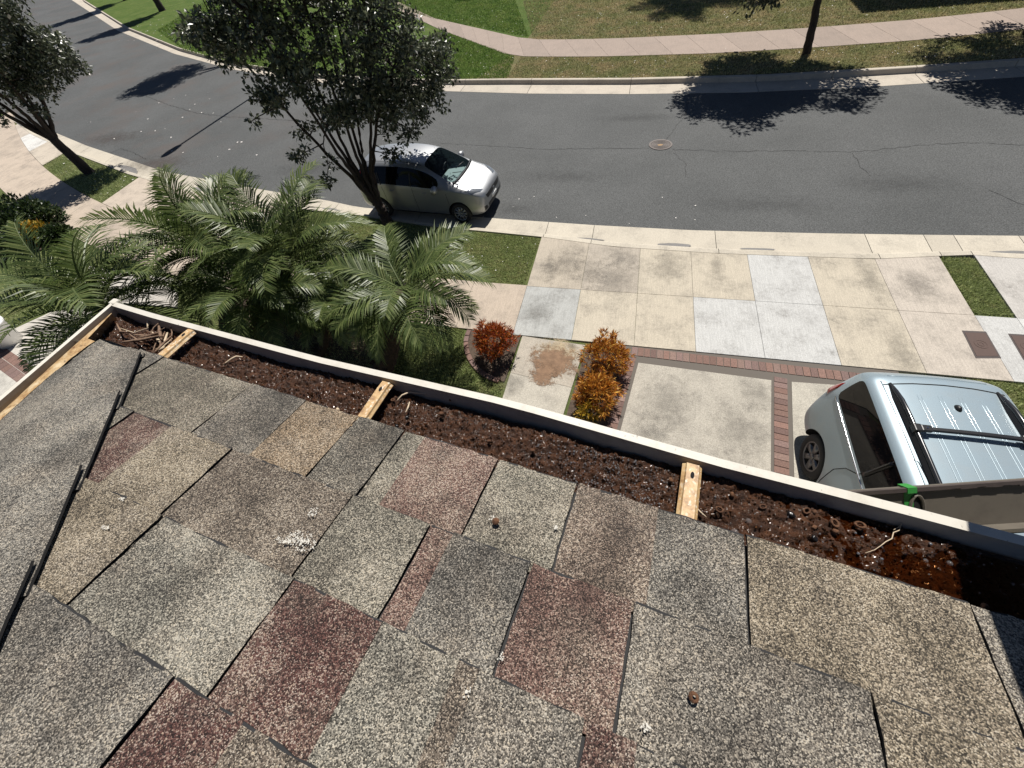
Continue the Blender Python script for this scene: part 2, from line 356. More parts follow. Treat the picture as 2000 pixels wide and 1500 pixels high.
# far sidewalk, one slab per object
fsF = P2([(780,20),(860,58),(1000,110),(1100,111),(1200,110),(1400,104),(1600,92),(1800,78),(2000,57)], .06) + [(20, 23.4)]
fsB = P2([(770,0),(850,36),(1030,77),(1120,77),(1200,75),(1400,66),(1600,53),(1800,37),(2000,16)], .06) + [(20, 25.7)]
def along(poly, d):
    for i in range(len(poly)-1):
        a, b = Vector((*poly[i], 0)), Vector((*poly[i+1], 0)); L = (b-a).length
        if d <= L or i == len(poly)-2: return a + (b-a)*(d/L)
        d -= L
def plen(poly): return sum((Vector((*poly[i+1], 0))-Vector((*poly[i], 0))).length for i in range(len(poly)-1))
fw = tag(bpy.data.objects.new('far_sidewalk', None), kind='structure'); COL.objects.link(fw)
LF, LB = plen(fsF), plen(fsB); ns = int(LF/1.32)
def slab(name, poly, z0, z1, mat, parent, color, bev=.008, inset=.005):
    poly = ccw(poly); c = Vector((sum(p[0] for p in poly)/len(poly), sum(p[1] for p in poly)/len(poly)))
    q = []
    for p in poly:
        d = Vector((p[0], p[1])) - c; q.append(tuple(c + d*(1-inset/max(d.length, .01))))
    g = G(); g.prism(q, z0, z1); o = g.build(name, mat, parent, color=color); bevel_mod(o, bev, 2); return o
for i in range(ns):
    a, b = i/ns, (i+1)/ns; s_ = random.uniform(.9, 1.08)
    slab('slab', [along(fsF, LF*a)[:2], along(fsF, LF*b)[:2], along(fsB, LB*b)[:2], along(fsB, LB*a)[:2]], -.1, .064, CONCF, fw, (.31*s_, .248*s_, .208*s_), .01, .01)

# near sidewalk + apron slabs (measured joints)
GX = [-1.875, -.634, .598, 1.736, 2.928, 4.147, 5.406, 6.595]; YM, YB = 6.77, 5.251
TAN, TAN2, PINK, NEW, NEWB = (.47, .42, .335), (.46, .41, .34), (.47, .42, .36), (.48, .48, .465), (.39, .395, .38)
pave = tag(bpy.data.objects.new('near_sidewalk', None), kind='structure'); COL.objects.link(pave)
def topy(x): return yof(nearB, x)-.004
def curved(x0, x1, lo, hi, k=5):
    X = np.linspace(x0, x1, k); return [(x, lo(x)) for x in X] + [(x, hi(x)) for x in X[::-1]]
row1 = [(.42, .37, .30), (.40, .355, .295), TAN, TAN, NEW, TAN, PINK]
for j in range(7):
    x0, x1 = GX[j], GX[j+1]
    sh = (0, 0)
    slab('slab', curved(x0, x1, lambda x: YM, topy), -.12, .004, CONC, pave, row1[j])
row2 = [NEWB, TAN, TAN, NEW, NEW, TAN, PINK, (.48, .48, .465)]
for j in range(8):
    x0 = GX[j]; x1 = GX[j+1] if j < 7 else 7.22
    if j == 7: x0 += 0
    slab('slab', [(x0, YB), (x1, YB), (x1, YM), (x0, YM)], -.12, .004, CONC, pave, row2[j])
slab('slab', [(7.22, YB), (9.5, YB), (9.5, YM), (7.22, YM)], -.12, .004, CONC, pave, (.55, .55, .53))
slab('slab', curved(7.22, 9.5, lambda x: YM, topy), -.12, .004, CONC, pave, (.46, .44, .41))
def swF(x): return 6.80+.0106*(x+1.9)**2
def swB(x): return 5.28+.0098*(x+1.9)**2
xx = -1.875
while xx > -34:
    x1 = xx; xx -= 1.3 if xx > -9 else 2.4
    s_ = random.uniform(.93, 1.05)
    slab('slab', curved(xx, x1, swB, swF, 3), -.12, .004, CONC, pave, (.46*s_, .385*s_, .31*s_))
# neighbour's apron at the left
ap = tag(bpy.data.objects.new('neighbour_apron', None), kind='structure'); COL.objects.link(ap)
xe = [-18.55, -15.4, -12.4, -10.0]
for i in range(3): slab('slab', curved(xe[i], xe[i+1], lambda x: swF(x)+.01, lambda x: topy(x)), -.12, .003, CONC, ap, (.48, .41, .335))
for i, c in ((0, (.5, .44, .37)), (1, (.62, .61, .58)), (2, (.5, .44, .36))):
    slab('slab', curved(-33+i*2.6, -30.4+i*2.6, lambda x: swF(x)+.01, lambda x: topy(x)), -.12, .003, CONC, ap, c)

# ------------------------------------------------------------------ driveway with brick borders (square to the house)
PHI = R(-7.628); EV = Vector((math.cos(PHI), math.sin(PHI), 0)); NV = Vector((math.sin(PHI), -math.cos(PHI), 0))
drive = tag(bpy.data.objects.new('driveway', None), kind='structure'); COL.objects.link(drive)
b0 = Vector((.66, 5.20, 0)); bL = (at(1208, 830, 0)-at(1243, 700, 0)).normalized(); bR = (at(1512, 910, 0)-at(1512, 735, 0)).normalized()
BW, BH = .118, .205
bcol = [(.185, .112, .09), (.21, .125, .10), (.16, .10, .085), (.19, .125, .11), (.225, .15, .125)]
def brick_run(p0, dirv, side, count, parent, pitch=BW, depth=BH):
    for i in range(count):
        if len(drive.children) > 285: return
        a = p0 + dirv*(i*pitch + .005); b = p0 + dirv*((i+1)*pitch-.005)
        q = [a, b, b+side*depth, a+side*depth]; c = random.choice(bcol); k = random.uniform(.85, 1.15)
        gg = G(); gg.prism(ccw([(p.x, p.y) for p in q]), -.06, .002+random.uniform(-.002, .003)); o = gg.build('brick', BRICK, parent, color=tuple(v*k for v in c)); bevel_mod(o, .006, 1)
h0 = Vector((.56, YB-.02, 0)); hd = Vector((1, -.028, 0)).normalized(); hs = Vector((hd.y, -hd.x, 0))
brick_run(h0 + hs*.012, hd, hs, 36, drive)
l0 = h0 + hs*.012 - hd*.02; ls = Vector((bL.y, -bL.x, 0)); ls = ls if ls.x < 0 else -ls
brick_run(at(1243, 697, 0)+bL*.02, bL, ls, 40, drive)
r0 = at(1512, 733, 0); rs = Vector((-bR.y, bR.x, 0)); rs = rs if rs.x > 0 else -rs
brick_run(r0+bR*.02, bR, rs, 34, drive, BW, .205)
gbase = G(); gbase.prism(ccw([(-.3, -4), (5.0, -4), (5.0, YB-.01), (.3, YB-.01)]), -.2, -.008); gbase.build('joint_bed', MORT, drive)
cA = at(1247, 705, 0); cB = at(1506, 738, 0)
slab('slab', [(cA+hs*.04).to_2d(), (cB+hs*.05).to_2d(), (cB+bR*5.2).to_2d(), (cA+bL*5.2).to_2d()], -.1, .004, EXPOS, drive, (.40, .37, .315), .03)
dA = at(1545, 741, 0)
slab('slab', [(dA+hs*.05).to_2d(), (h0+hd*4.4+hs*.26).to_2d(), (h0+hd*4.4-NV*-5.2).to_2d(), (dA+bR*5.2).to_2d()], -.1, .004, EXPOS, drive, (.42, .39, .33), .03)
# entry path
path = tag(bpy.data.objects.new('entry_path', None), kind='structure'); COL.objects.link(path)
pA, pB, pC, pD = at(1020, 656, 0), at(1143, 674, 0), at(1117, 757, 0), at(997, 728, 0)
slab('slab', [p.to_2d() for p in (pA, pB, pC, pD)], -.1, .003, EXPOS, path, (.40, .36, .30), .012)
e1, e2 = at(975, 773, 0), at(1105, 800, 0)
slab('slab', [p.to_2d() for p in (pD, pC, pC+(pC-pB)*1.1, pD+(pD-pA)*1.1)], -.1, .003, EXPOS, path, (.43, .40, .34), .012)
# rusty run-off stain on the first path slab
def splat(name, c, ex, ey, rx, ry, z, mat, parent=None, k=28, jag=.25, color=None, seed=0):
    r_ = random.Random(seed); vs = []; ph = [r_.uniform(0, 6.28) for _ in range(5)]
    for i in range(k):
        q = 2*math.pi*i/k; f = 1+jag*(math.sin(2*q+ph[0])*.5+math.sin(3*q+ph[1])*.4+math.sin(5*q+ph[2])*.3+math.sin(9*q+ph[3])*.2+r_.uniform(-.15, .15))
        vs.append(c + ex*(rx*f*math.cos(q)) + ey*(ry*f*math.sin(q)))
    vs = [(p[0], p[1], z if z is not None else p[2]) for p in vs]
    return obj(name, vs, [tuple(range(k))], mat, parent, color=color)
X1, Y1 = Vector((1, 0, 0)), Vector((0, 1, 0))
def m_soft(name, col, edge=.5, amt=.85):
    t = NT(name); gen = t.tc.outputs['Generated']; m = t.n('ShaderNodeVectorMath', operation='DISTANCE'); t.l(gen, m.inputs[0]); m.inputs[1].default_value = (.5, .5, 0)
    mp = t.n('ShaderNodeMapping'); t.set(mp, Vector=gen, Scale=(1, 1, 0)); t.l(mp.outputs[0], m.inputs[0])
    nz = t.noise(5.5, 6, .7); n2 = t.noise(40, 4, .8)
    f = t.math('SUBTRACT', t.math('ADD', nz, t.math('MULTIPLY', t.math('SUBTRACT', n2, .4), .8)), t.math('MULTIPLY', m.outputs['Value'], 1.05))
    a = t.math('MULTIPLY', t.ramp(f, [(.12, 0.0), (.12+edge*.5, amt)]), 1.0)
    c = t.mix(t.ramp(t.noise(9, 5, .7), [(.4, 0.0), (.6, 1.0)]), col, tuple(x*.72 for x in col))
    t.set(t.b, Alpha=a); return t.fin(c, .9)
EV_, NV_ = EV, NV
TYRE = m_soft('worn dark tar', (.045, .046, .046), .9, .2); MUDDY = m_soft('brown silt', (.085, .066, .058), .9, .4)
RUST = m_soft('rust stain', (.25, .155, .095), .35, .9); OIL = m_soft('tyre and oil stain', (.14, .13, .115), .9, .30); SAND = m_soft('pale wash stain', (.50, .40, .26), .5, .8)
def soft(c, ex, ey, rx, ry, z, mat, parent):
    vs = [c-ex*rx-ey*ry, c+ex*rx-ey*ry, c+ex*rx+ey*ry, c-ex*rx+ey*ry]
    g = G(); g.add([(0, 0, 0)]*0, []); o = obj('stain', [(p.x, p.y, z) for p in vs], [(0, 1, 2, 3)], mat, parent); return o
xe_, ye_ = (pC-pD).normalized(), (pA-pD).normalized()
soft(at(1090, 692, 0), xe_, ye_, .52, .42, .0085, SAND, path); soft(at(1080, 708, 0), xe_, ye_, .55, .42, .0125, RUST, path); soft(at(1062, 730, 0), xe_, ye_, .3, .3, .0165, RUST, path)
soft(at(1118, 676, 0), X1, Y1, .17, .13, .0205, OIL, path)
for a, b, rx, ry in ((1105,515,.55,.8),(1150,530,.5,.75),(1200,545,.75,.85),(1215,505,.5,.5),(1305,520,.45,.8),(1075,525,.35,.7),(1700,545,.3,.9),(1790,560,.4,.7),(1760,690,.3,.8),(1400,520,.2,.7),(1050,610,.5,.6)):
    soft(at(a, b, 0), X1, Y1, rx, ry, .008, OIL, pave)
for a, b, rx, ry in ((1300,790,.5,.8),(1440,840,.5,.6),(1270,850,.4,.5),(1475,770,.35,.4),(1000,750,.25,.35)): soft(at(a, b, 0), EV_, NV_, rx, ry, .012, OIL, drive)
for a, b, rx, ry in ((1100,345,1.6,.5),(1500,400,2.0,.5),(1000,410,.9,.4),(1750,360,1.6,.6),(1250,230,1.8,.4),(300,320,2.4,.9),(220,270,2.2,1.0),(600,330,2,.6)): soft(at(a, b, ZR), X1, Y1, rx, ry, ZR+.008, TYRE if a > 400 else MUDDY, road)
# gutter-pan damp patches and asphalt cracks
for a, b, rx, ry, sd_ in ((1318,470,.36,.055,1),(1975,489,.42,.05,2),(1480,482,.4,.02,6),(255,325,.9,.13,3),(395,372,.6,.08,4),(650,409,.4,.06,5),(1150,477,.35,.02,9)):
    c = at(a, b, -.09); e = (Vector((c.x+.5, yof(nearF, c.x+.5), 0))-Vector((c.x-.5, yof(nearF, c.x-.5), 0))).normalized()
    c.y = yof(nearF, c.x)-.66*(yof(nearF, c.x)-yof(nearB, c.x)); 
    splat('damp_patch', c, e, Vector((-e.y, e.x, 0)), rx, ry*1.7, ZR+.007, DAMP, nk, color=(.20, .195, .19), seed=sd_, jag=.15)
def crack(pts, wd=.014, seed=0):
    r_ = random.Random(seed); P = []
    for i in range(len(pts)-1):
        a, b = at(*pts[i], ZR), at(*pts[i+1], ZR); k = max(2, int((b-a).length/.12))
        for j in range(k): P.append(a.lerp(b, j/k)+Vector((r_.uniform(-.03, .03), r_.uniform(-.04, .04), 0)))
    P.append(at(*pts[-1], ZR)); vs = []
    for i, p in enumerate(P):
        t = (P[min(i+1, len(P)-1)]-P[max(0, i-1)]).normalized(); nn = Vector((-t.y, t.x, 0))*wd*.5*r_.uniform(.4, 1.3); vs += [p+nn, p-nn]
    vs = [(p.x, p.y, ZR+.004) for p in vs]
    obj('crack', vs, [(2*i, 2*i+1, 2*i+3, 2*i+2) for i in range(len(P)-1)], CRK, road)
crack([(860,280),(960,285),(1060,292),(1170,290),(1268,290)], seed=1); crack([(1312,292),(1450,296),(1560,295),(1660,297),(1745,290),(1830,281),(1890,279),(2000,283)], seed=2)
crack([(1345,195),(1338,225),(1318,250),(1300,275)], .012, 3); crack([(1665,298),(1680,325),(1700,345)], .011, 4); crack([(1315,300),(1340,320),(1338,345)], .01, 5)
crack([(285,188),(330,205),(380,220),(440,228),(590,236)], .03, 6); crack([(1930,370),(1965,385),(2000,400)], .011, 7); crack([(215,300),(235,290),(260,298),(285,312)], .03, 8)
# seam lines between driveway slabs are real joints; low curb return lips by the lawns
# planting beds
def bed(px, z, name='planting_bed'):
    g = G(); g.prism(ccw([at(a, b, z).to_2d() for a, b in px]), -.1, z); return tag(g.build(name, SOIL), kind='structure')
bed([(1018,655),(985,745),(960,740),(920,715),(905,665),(925,640)], .002)
bed([(1145,676),(1222,690),(1184,840),(1105,815)], .003)
bed([(0,400),(85,433),(150,462),(110,480),(40,498),(0,512)], .006)
bed([(560,560),(700,640),(740,730),(560,680),(420,600)], -.012)
# brick edging of the round bed, and left walkway with brick edge
edg = thing('bed_edging', at(925, 690, 0), 'curved red brick edging on the lawn side of the round orange bush bed', 'edging')
prev = None
for i, (a, b) in enumerate(((917,645),(912,657),(910,669),(911,681),(914,693),(920,705),(928,716),(938,726),(950,734),(962,740),(975,744))):
    p = at(a, b, 0)
    if prev is not None:
        t = p-prev; L = t.length; ang = math.atan2(t.y, t.x); M_ = Matrix.Translation((p+prev)/2) @ Matrix.Rotation(ang, 4, 'Z')
        gg = G(); gg.box((0, 0, 0), (L*.46, .05, .03), M_); o = gg.build('brick', BRICK, edg, color=random.choice(bcol)); bevel_mod(o, .008, 1)
    prev = p
walk = tag(bpy.data.objects.new('side_walkway', None), kind='structure'); COL.objects.link(walk)
for poly in ([(175,520),(350,545),(345,600),(215,590),(120,600)], [(120,600),(215,590),(225,680),(0,760),(0,655)]):
    slab('slab', [at(a, b, .0).to_2d() for a, b in poly], -.1, .004, CONC, walk, (.50, .47, .42))
q0, q1 = at(0, 672, 0), at(150, 775, 0); qd = (q1-q0).normalized(); qs = Vector((-qd.y, qd.x, 0))
qs = qs if qs.x < 0 else -qs
for i in range(-4, 16):
    for r_ in range(2):
        a = q0+qd*(i*.23)+qs*(r_*.22); b = a+qd*.22; q = [a, b, b+qs*.21, a+qs*.21]
        gg = G(); gg.prism(ccw([(p.x, p.y) for p in q]), -.06, .008); o = gg.build('brick', BRICK, walk, color=random.choice(bcol)); bevel_mod(o, .006, 1)
slab('slab', [(q0-qd*1+qs*.45).to_2d(), (q1+qs*.45).to_2d(), (q1+qs*3).to_2d(), (q0-qd*1+qs*3).to_2d()], -.1, .005, CONC, walk, (.5, .48, .43))

# ------------------------------------------------------------------ lids
mc = at(1290, 283, ZR); g = G()
man = thing('manhole_cover', mc, 'round cast iron manhole cover with ring pattern in the road', 'manhole cover')
T = Matrix.Translation((mc.x, mc.y, ZR+.002))
g = G().lathe([(.30, .0), (.30, .012), (.355, .014), (.36, .0)], T, 40); g.build('frame', IRONL, man)
g = G().lathe([(0, .006), (.295, .006), (.295, 0)], T, 40); g.build('lid', IRON, man)
for r_ in (.11, .155, .20, .245):
    G().lathe([(r_-.012, .006), (r_-.010, .013), (r_+.010, .013), (r_+.012, .006)], T, 40).build('ring', IRONL, man)
splat('badge', Vector((mc.x-.01, mc.y-.02, ZR)), X1, Y1, .085, .05, ZR+.0105, TANI, man, seed=2)
for cpt, lab in (((1878,646),(1925,648),(1955,700),(1905,700)), 'left rusty brown water meter lid set in the pinkish slab'), (((1968,652),(2016,655),(2048,706),(1998,703)), 'right rusty brown water meter lid in the white slab at the frame edge'):
    P_ = [at(a, b, 0) for a, b in cpt]; c = sum(P_, Vector())/4
    mt = thing('meter_lid', c, lab, 'meter lid', 'water meter lids in the pavement')
    g = G(); g.prism(ccw([p.to_2d() for p in P_]), -.02, .0075); bevel_mod(g.build('rim', IRONL, mt), .03, 3).data.materials[0] = TRIM
    g = G(); g.prism(ccw([(c+(p-c)*.86).to_2d() for p in P_]), -.02, .0115); bevel_mod(g.build('lid', LIDM, mt), .02, 2)
    for r_ in (.04, .09): G().lathe([(r_-.012, .0115), (r_-.01, .0155), (r_+.01, .0155), (r_+.012, .0115)], Matrix.Translation((c.x, c.y, 0)), 28).build('ring', LIDM, mt)

# ------------------------------------------------------------------ grass blades and petals
def inpoly(x, y, poly):
    c = np.zeros(len(x), bool); j = len(poly)-1
    for i in range(len(poly)):
        xi, yi = poly[i]; xj, yj = poly[j]
        c ^= ((yi > y) != (yj > y)) & (x < (xj-xi)*(y-yi)/(yj-yi+1e-12)+xi); j = i
    return c
def scatter(poly, dens):
    P = np.array(poly); lo, hi = P.min(0), P.max(0); n_ = int((hi-lo).prod()*dens)
    p = lo + rng.random((n_, 2))*(hi-lo); return p[inpoly(p[:, 0], p[:, 1], poly)]
def blades(name, poly, dens, h, z, mat, wk=1.0):
    p = scatter(poly, dens); n_ = len(p); a = rng.random(n_)*6.283; hh = h*(.5+rng.random(n_)); w_ = (.006+.005*rng.random(n_))*wk; ln = hh*(.3+.7*rng.random(n_)); d = rng.random(n_)*6.283
    v = np.zeros((n_, 3, 3)); v[:, 0, :2] = p + np.stack([np.cos(a), np.sin(a)], 1)*w_[:, None]; v[:, 1, :2] = p - np.stack([np.cos(a), np.sin(a)], 1)*w_[:, None]
    v[:, 2, :2] = p + np.stack([np.cos(d), np.sin(d)], 1)*ln[:, None]; v[:, :, 2] = z; v[:, 2, 2] = z+hh
    me = bpy.data.meshes.new(name); me.from_pydata(v.reshape(-1, 3).tolist(), [], np.arange(n_*3).reshape(-1, 3).tolist()); me.materials.append(mat)
    o = bpy.data.objects.new(name, me); COL.objects.link(o); return tag(o, kind='stuff')
pl_kerb = [(x, yof(nearB, x)-.03) for x in np.linspace(-9.95, -1.9, 20)] + [(-1.96, 6.84)] + [(x, swF(x)+.03) for x in np.linspace(-2.1, -9.95, 20)]
pl_c = [at(a, b, 0).to_2d()[:] for a, b in ((1012,660),(975,775),(960,900),(600,900),(420,640),(560,560),(760,590),(905,640),(910,690),(935,728),(985,745))]
pl_left = [at(a, b, 0).to_2d()[:] for a, b in ((0,515),(110,484),(150,465),(250,465),(240,520),(120,590),(0,640))]
pl_str = [(6.62, 6.84), (7.19, 6.84), (7.2, 8.5), (6.66, 8.5)]
pl_lp = [(x, swF(x)+.03) for x in np.linspace(-25.3, -18.65, 12)] + [(x, yof(nearB, x)-.03) for x in np.linspace(-18.65, -25.3, 12)]
pl_r = [at(a, b, 0).to_2d()[:] for a, b in ((1700,733),(1985,743),(2000,746),(2150,790),(2150,1000),(1990,900))]
blades('lawn_grass', pl_kerb, 4200, .032, -.03, BL_N); blades('lawn_grass', pl_c, 4200, .034, -.03, BL_N); blades('lawn_grass', pl_left, 1800, .035, -.03, BL_N)
blades('lawn_grass', pl_str, 9000, .04, -.03, BL_N); blades('lawn_grass', pl_lp, 1200, .05, -.03, BL_N); blades('lawn_grass', pl_r, 4500, .035, -.03, BL_N)
BL_L = m_grass('lush blades', (.13, .22, .04), (.20, .29, .065), (.26, .27, .09), .35, True); BL_D = m_grass('dry blades', (.30, .31, .13), (.42, .37, .19), (.52, .42, .24), .8, True)
yk = lambda x: yof(farB, x)+.02
fx = lambda poly, x: float(np.interp(x, [p[0] for p in poly], [p[1] for p in poly]))
vA = [(x, yk(x)) for x in np.linspace(-5.4, 15, 20)] + [(x, fx(fsF, x)-.03) for x in np.linspace(15, -5.4, 20)]
vB = [(x, fx(fsB, x)+.03) for x in np.linspace(-5.3, 15, 20)] + [(16, 31), (-7.5, 33)]
vC = [(x, yk(x)) for x in np.linspace(-13, -5.4, 12)] + [(-5.7, 22.6), (-11.4, 28.1)]
vD = [(-5.6, 25.45), (-8.6, 35), (-14, 50), (-34, 50), (-13, 30.9)]
vE = [(-40, 35.5), (-31, 28.6), (-24, 24.9), (-17, 22.1), (-13.5, 27), (-30, 40), (-44, 48)]
blades('verge_grass', vA, 650, .04, .05, BL_D, 1.8); blades('verge_grass', vB, 380, .045, .05, BL_D, 2.2); blades('verge_grass', vC, 650, .05, .05, BL_L, 1.8); blades('verge_grass', vD, 380, .05, .05, BL_L, 2.2); blades('verge_grass', vE, 120, .07, .05, BL_L, 4)
def petals(name, poly, dens, z, sz):
    p = scatter(poly, dens); n_ = len(p); v = np.zeros((n_, 4, 3)); a = rng.random(n_)*6.283; s_ = sz*(.5+rng.random(n_))
    for k in range(4): v[:, k, 0] = p[:, 0]+s_*np.cos(a+k*1.571); v[:, k, 1] = p[:, 1]+s_*np.sin(a+k*1.571); v[:, k, 2] = z+rng.random(n_)*.012
    me = bpy.data.meshes.new(name); me.from_pydata(v.reshape(-1, 3).tolist(), [], np.arange(n_*4).reshape(-1, 4).tolist()); me.materials.append(FLOW)
    o = bpy.data.objects.new(name, me); COL.objects.link(o); return tag(o, kind='stuff')
petals('fallen_petals', pl_kerb, 6, .004, .014); petals('fallen_petals', [(-3, 19.3), (14, 19.2), (14, 21.4), (-6, 22.5)], 4.5, .056, .02)
petals('fallen_petals', [(-12, 25.6), (-1, 24.7), (14, 24.4), (14, 27), (-3, 30), (-14, 33)], 2.5, .056, .024); petals('fallen_petals', [(-12, 20.3), (-6, 19.9), (-6, 22), (-11, 27)], 4, .056, .024)
petals('fallen_petals', [(-4.5, 9.5), (3, 9.3), (3, 10.4), (-3.5, 12)], .9, ZR+.002, .015); petals('fallen_petals', [(-30, 15), (-19, 13), (-14, 13.5), (-24, 22)], .35, ZR+.002, .035); petals('fallen_petals', [(-45, 34), (-30, 29), (-24, 25), (-26, 34), (-45, 48)], .7, .056, .05)
petals('fallen_petals', [(-1.7, 5.3), (4, 5.3), (4, 6.7), (-1.7, 6.7)], .8, .006, .009); petals('fallen_petals', pl_lp, 2, .004, .03)

# ------------------------------------------------------------------ the house we stand on: hip roof, gutter
TH = R(13.6008); ZE = CAMH-.65175; OE = Vector((0, .22937, ZE))
UPV = NV*math.cos(TH) + Vector((0, 0, math.sin(TH))); NRM = EV.cross(UPV); NRM = NRM if NRM.z > 0 else -NRM
def rp(u, v, h=0.0): return OE + EV*u + UPV*v + NRM*h
UC = -1.334                                             # u of the roof corner
house = thing('house', OE + NV*3 - Vector((0, 0, ZE)), 'two storey house under the camera with a weathered shingle hip roof and gutter', 'house')
EXPO = .143
# granule tints
GT = dict(ol=(.155,.137,.106), gg=(.136,.125,.108), gy=(.150,.135,.114), dg=(.115,.104,.086), or_=(.20,.145,.092), lo=(.18,.164,.130), rd=(.150,.088,.070), dr=(.095,.044,.036), pk=(.175,.13,.10), tn=(.195,.160,.113), br=(.138,.110,.085), lg=(.195,.182,.15), bk=(.06,.055,.05))
rows = [
 [(-1.17,'c'),('gg',-1.078,'c'),('ol',-.777,'c'),('gy',-.617,'b'),('or_',-.477,'c'),('dg',-.365,'c'),('lo',-.318,'b'),('rd',-.163,'c'),('lo',-.015,'c'),('pk',.118,'b'),('gg',.245,'c'),('tn',.515,'c'),('gy',.78,'c')],
 [(-1.03,'c'),('dg',-.945,'c'),('dr',-.825,'b'),('tn',-.654,'c'),('br',-.368,'c'),('lo',-.215,'c'),('rd',-.174,'b'),('gg',-.045,'c'),('rd',.102,'c'),('gy',.37,'c'),('tn',.70,'c')],
 [(-.90,'c'),('gg',-.64,'c'),('lg',-.359,'c'),('dr',-.205,'b'),('lg',-.090,'b'),('br',-.0625,'b'),('gy',.07,'c'),('dr',.125,'b'),('gg',.35,'c'),('ol',.6,'c')],
 [(-.76,'c'),('gg',-.41,'c'),('dr',-.294,'b'),('br',-.12,'c'),('gy',.1,'c'),('rd',.3,'c'),('tn',.62,'c')],
]
rr = random.Random(5)
for k in range(4, 9): rows.append([(-.76+.143*(k-3), 'c')])
for k, row in enumerate(rows):
    u = row[-1][1] if len(row) > 1 else row[0][0]
    while u < 2.6:
        u2 = u + rr.uniform(.11, .3); row.append((rr.choice(['gg','gy','tn','rd','dg','lo','br','ol']), u2, rr.choice('ccb'))); u = u2
def shingle(u0, u1, k, tint, raised, gapL, gapR, name='shingle', vsplit=None):
    v0, v1 = k*EXPO - (.012 if k == 0 else .0), (k+1)*EXPO + .012
    if vsplit: v0, v1 = vsplit
    h0 = .0058 + (.0022 if raised else 0); h1 = .0012
    a, b = u0+gapL, u1-gapR; r_ = random.Random(int(u0*1000)+k*77); g = G()
    nu = max(2, int((b-a)/.018)); nv = 8; top = []; bot = []
    QV = [0, .0019/(v1-v0)] + [x/(nv-1) for x in range(1, nv)]
    for i in range(nu+1):
        for j in range(nv+1):
            f, q = i/nu, QV[j]; uu = a+(b-a)*f; vv = v0+(v1-v0)*q
            if i == 0 and gapL: uu += r_.uniform(-.0008, .0012)
            if i == nu and gapR: uu -= r_.uniform(-.0008, .0012)
            if j < 2: vv += r_.uniform(-.0013, .0013)
            h = h0+(h1-h0)*q + r_.uniform(-.0003, .0003)
            top.append(rp(uu, vv, h)); bot.append(rp(uu, vv, h-.0042 if q < .9 else h-.002))
    m = nv+1; N_ = len(top)
    fs = [(i*m+j, (i+1)*m+j, (i+1)*m+j+1, i*m+j+1) for i in range(nu) for j in range(nv)]
    g.add(top+bot, fs, 0)
    for q_ in range(nu):
        if r_.random() < .5: g.m[q_*nv] = 1
    rim = [i*m for i in range(nu+1)] + [nu*m+j for j in range(1, m)] + [i*m+nv for i in range(nu-1, -1, -1)] + [j for j in range(nv-1, 0, -1)]
    g.f += [(rim[i], rim[i]+N_, rim[(i+1) % len(rim)]+N_, rim[(i+1) % len(rim)]) for i in range(len(rim))]; g.m += [1]*len(rim)
    c = GT[tint]; s_ = r_.uniform(.92, 1.08)
    o = g.build(name, [SHING, BITU], house, color=tuple(x*s_ for x in c))
    return o
for k, row in enumerate(rows):
    u = row[0][0]; kind = 'c'
    for idx, (t_, u2, kd) in enumerate(row[1:]):
        raised = (idx % 2 == 0)
        if k == 2 and idx == 0:
            shingle(u, u2, k, 'tn', raised, 0, .003); shingle(u, u2, k, 'dg', raised, 0, .003, vsplit=(k*EXPO+.001, k*EXPO+.062))
        else: shingle(u, u2, k, t_, raised, .0017 if kind == 'c' else 0, .0017 if kd == 'c' else 0)
        u, kind = u2, kd
# deck below the shingles, left hip face, fascia, walls
LV = EV*math.cos(TH) + Vector((0, 0, math.sin(TH)))         # up the left face
LN = LV.cross(NV); LN = LN if LN.z > 0 else -LN
CR = rp(UC, 0)
def lp(a, b, h=0.0): return CR + NV*a + LV*b + LN*h          # a along the left eave, b up the slope
hip = (EV + NV + Vector((0, 0, math.tan(TH)))).normalized()
g = G(); top_ = 4.0
g.add([rp(UC, 0, -.004), rp(7, 0, -.004), rp(7, top_, -.004), CR + (EV+NV+Vector((0, 0, math.tan(TH))))*(top_*math.cos(TH)) - NRM*.004], [(0, 1, 2, 3)])
g.add([lp(0, 0, -.004), lp(8, 0, -.004), lp(8, top_, -.004), CR + (EV+NV+Vector((0, 0, math.tan(TH))))*(top_*math.cos(TH)) - LN*.004], [(0, 3, 2, 1)])
g.build('roof_deck', BITU, house)
def lshingle(a0, a1, k, tint):
    g = G(); nu = max(2, int((a1-a0)/.03)); nv = 6; top = []
    for i in range(nu+1):
        for j in range(nv+1):
            q = j/nv; top.append(lp(a0+(a1-a0)*i/nu, k*EXPO+(.024+.135*(a0+(a1-a0)*i/nu))*max(0, 1-k*.4-q)+(EXPO+.02)*q, .008-.0065*q))
    m = nv+1; g.add(top, [(i*m+j, i*m+j+1, (i+1)*m+j+1, (i+1)*m+j) for i in range(nu) for j in range(nv)])
    n0 = len(g.v); g.add([p-LN*.006 for p in top[0::m]] + top[0::m], [(i, i+nu+1, i+nu+2, i+1) for i in range(nu)], 1)
    g.build('shingle', [SHING, BITU], house, color=GT[tint])
for k in range(5):
    a = .19+k*EXPO
    while a < 3.5:
        a2 = a+rr.uniform(.14, .3); lshingle(a, a2-.003, k, rr.choice(['gy','dg','br','gg','lo'])); a = a2
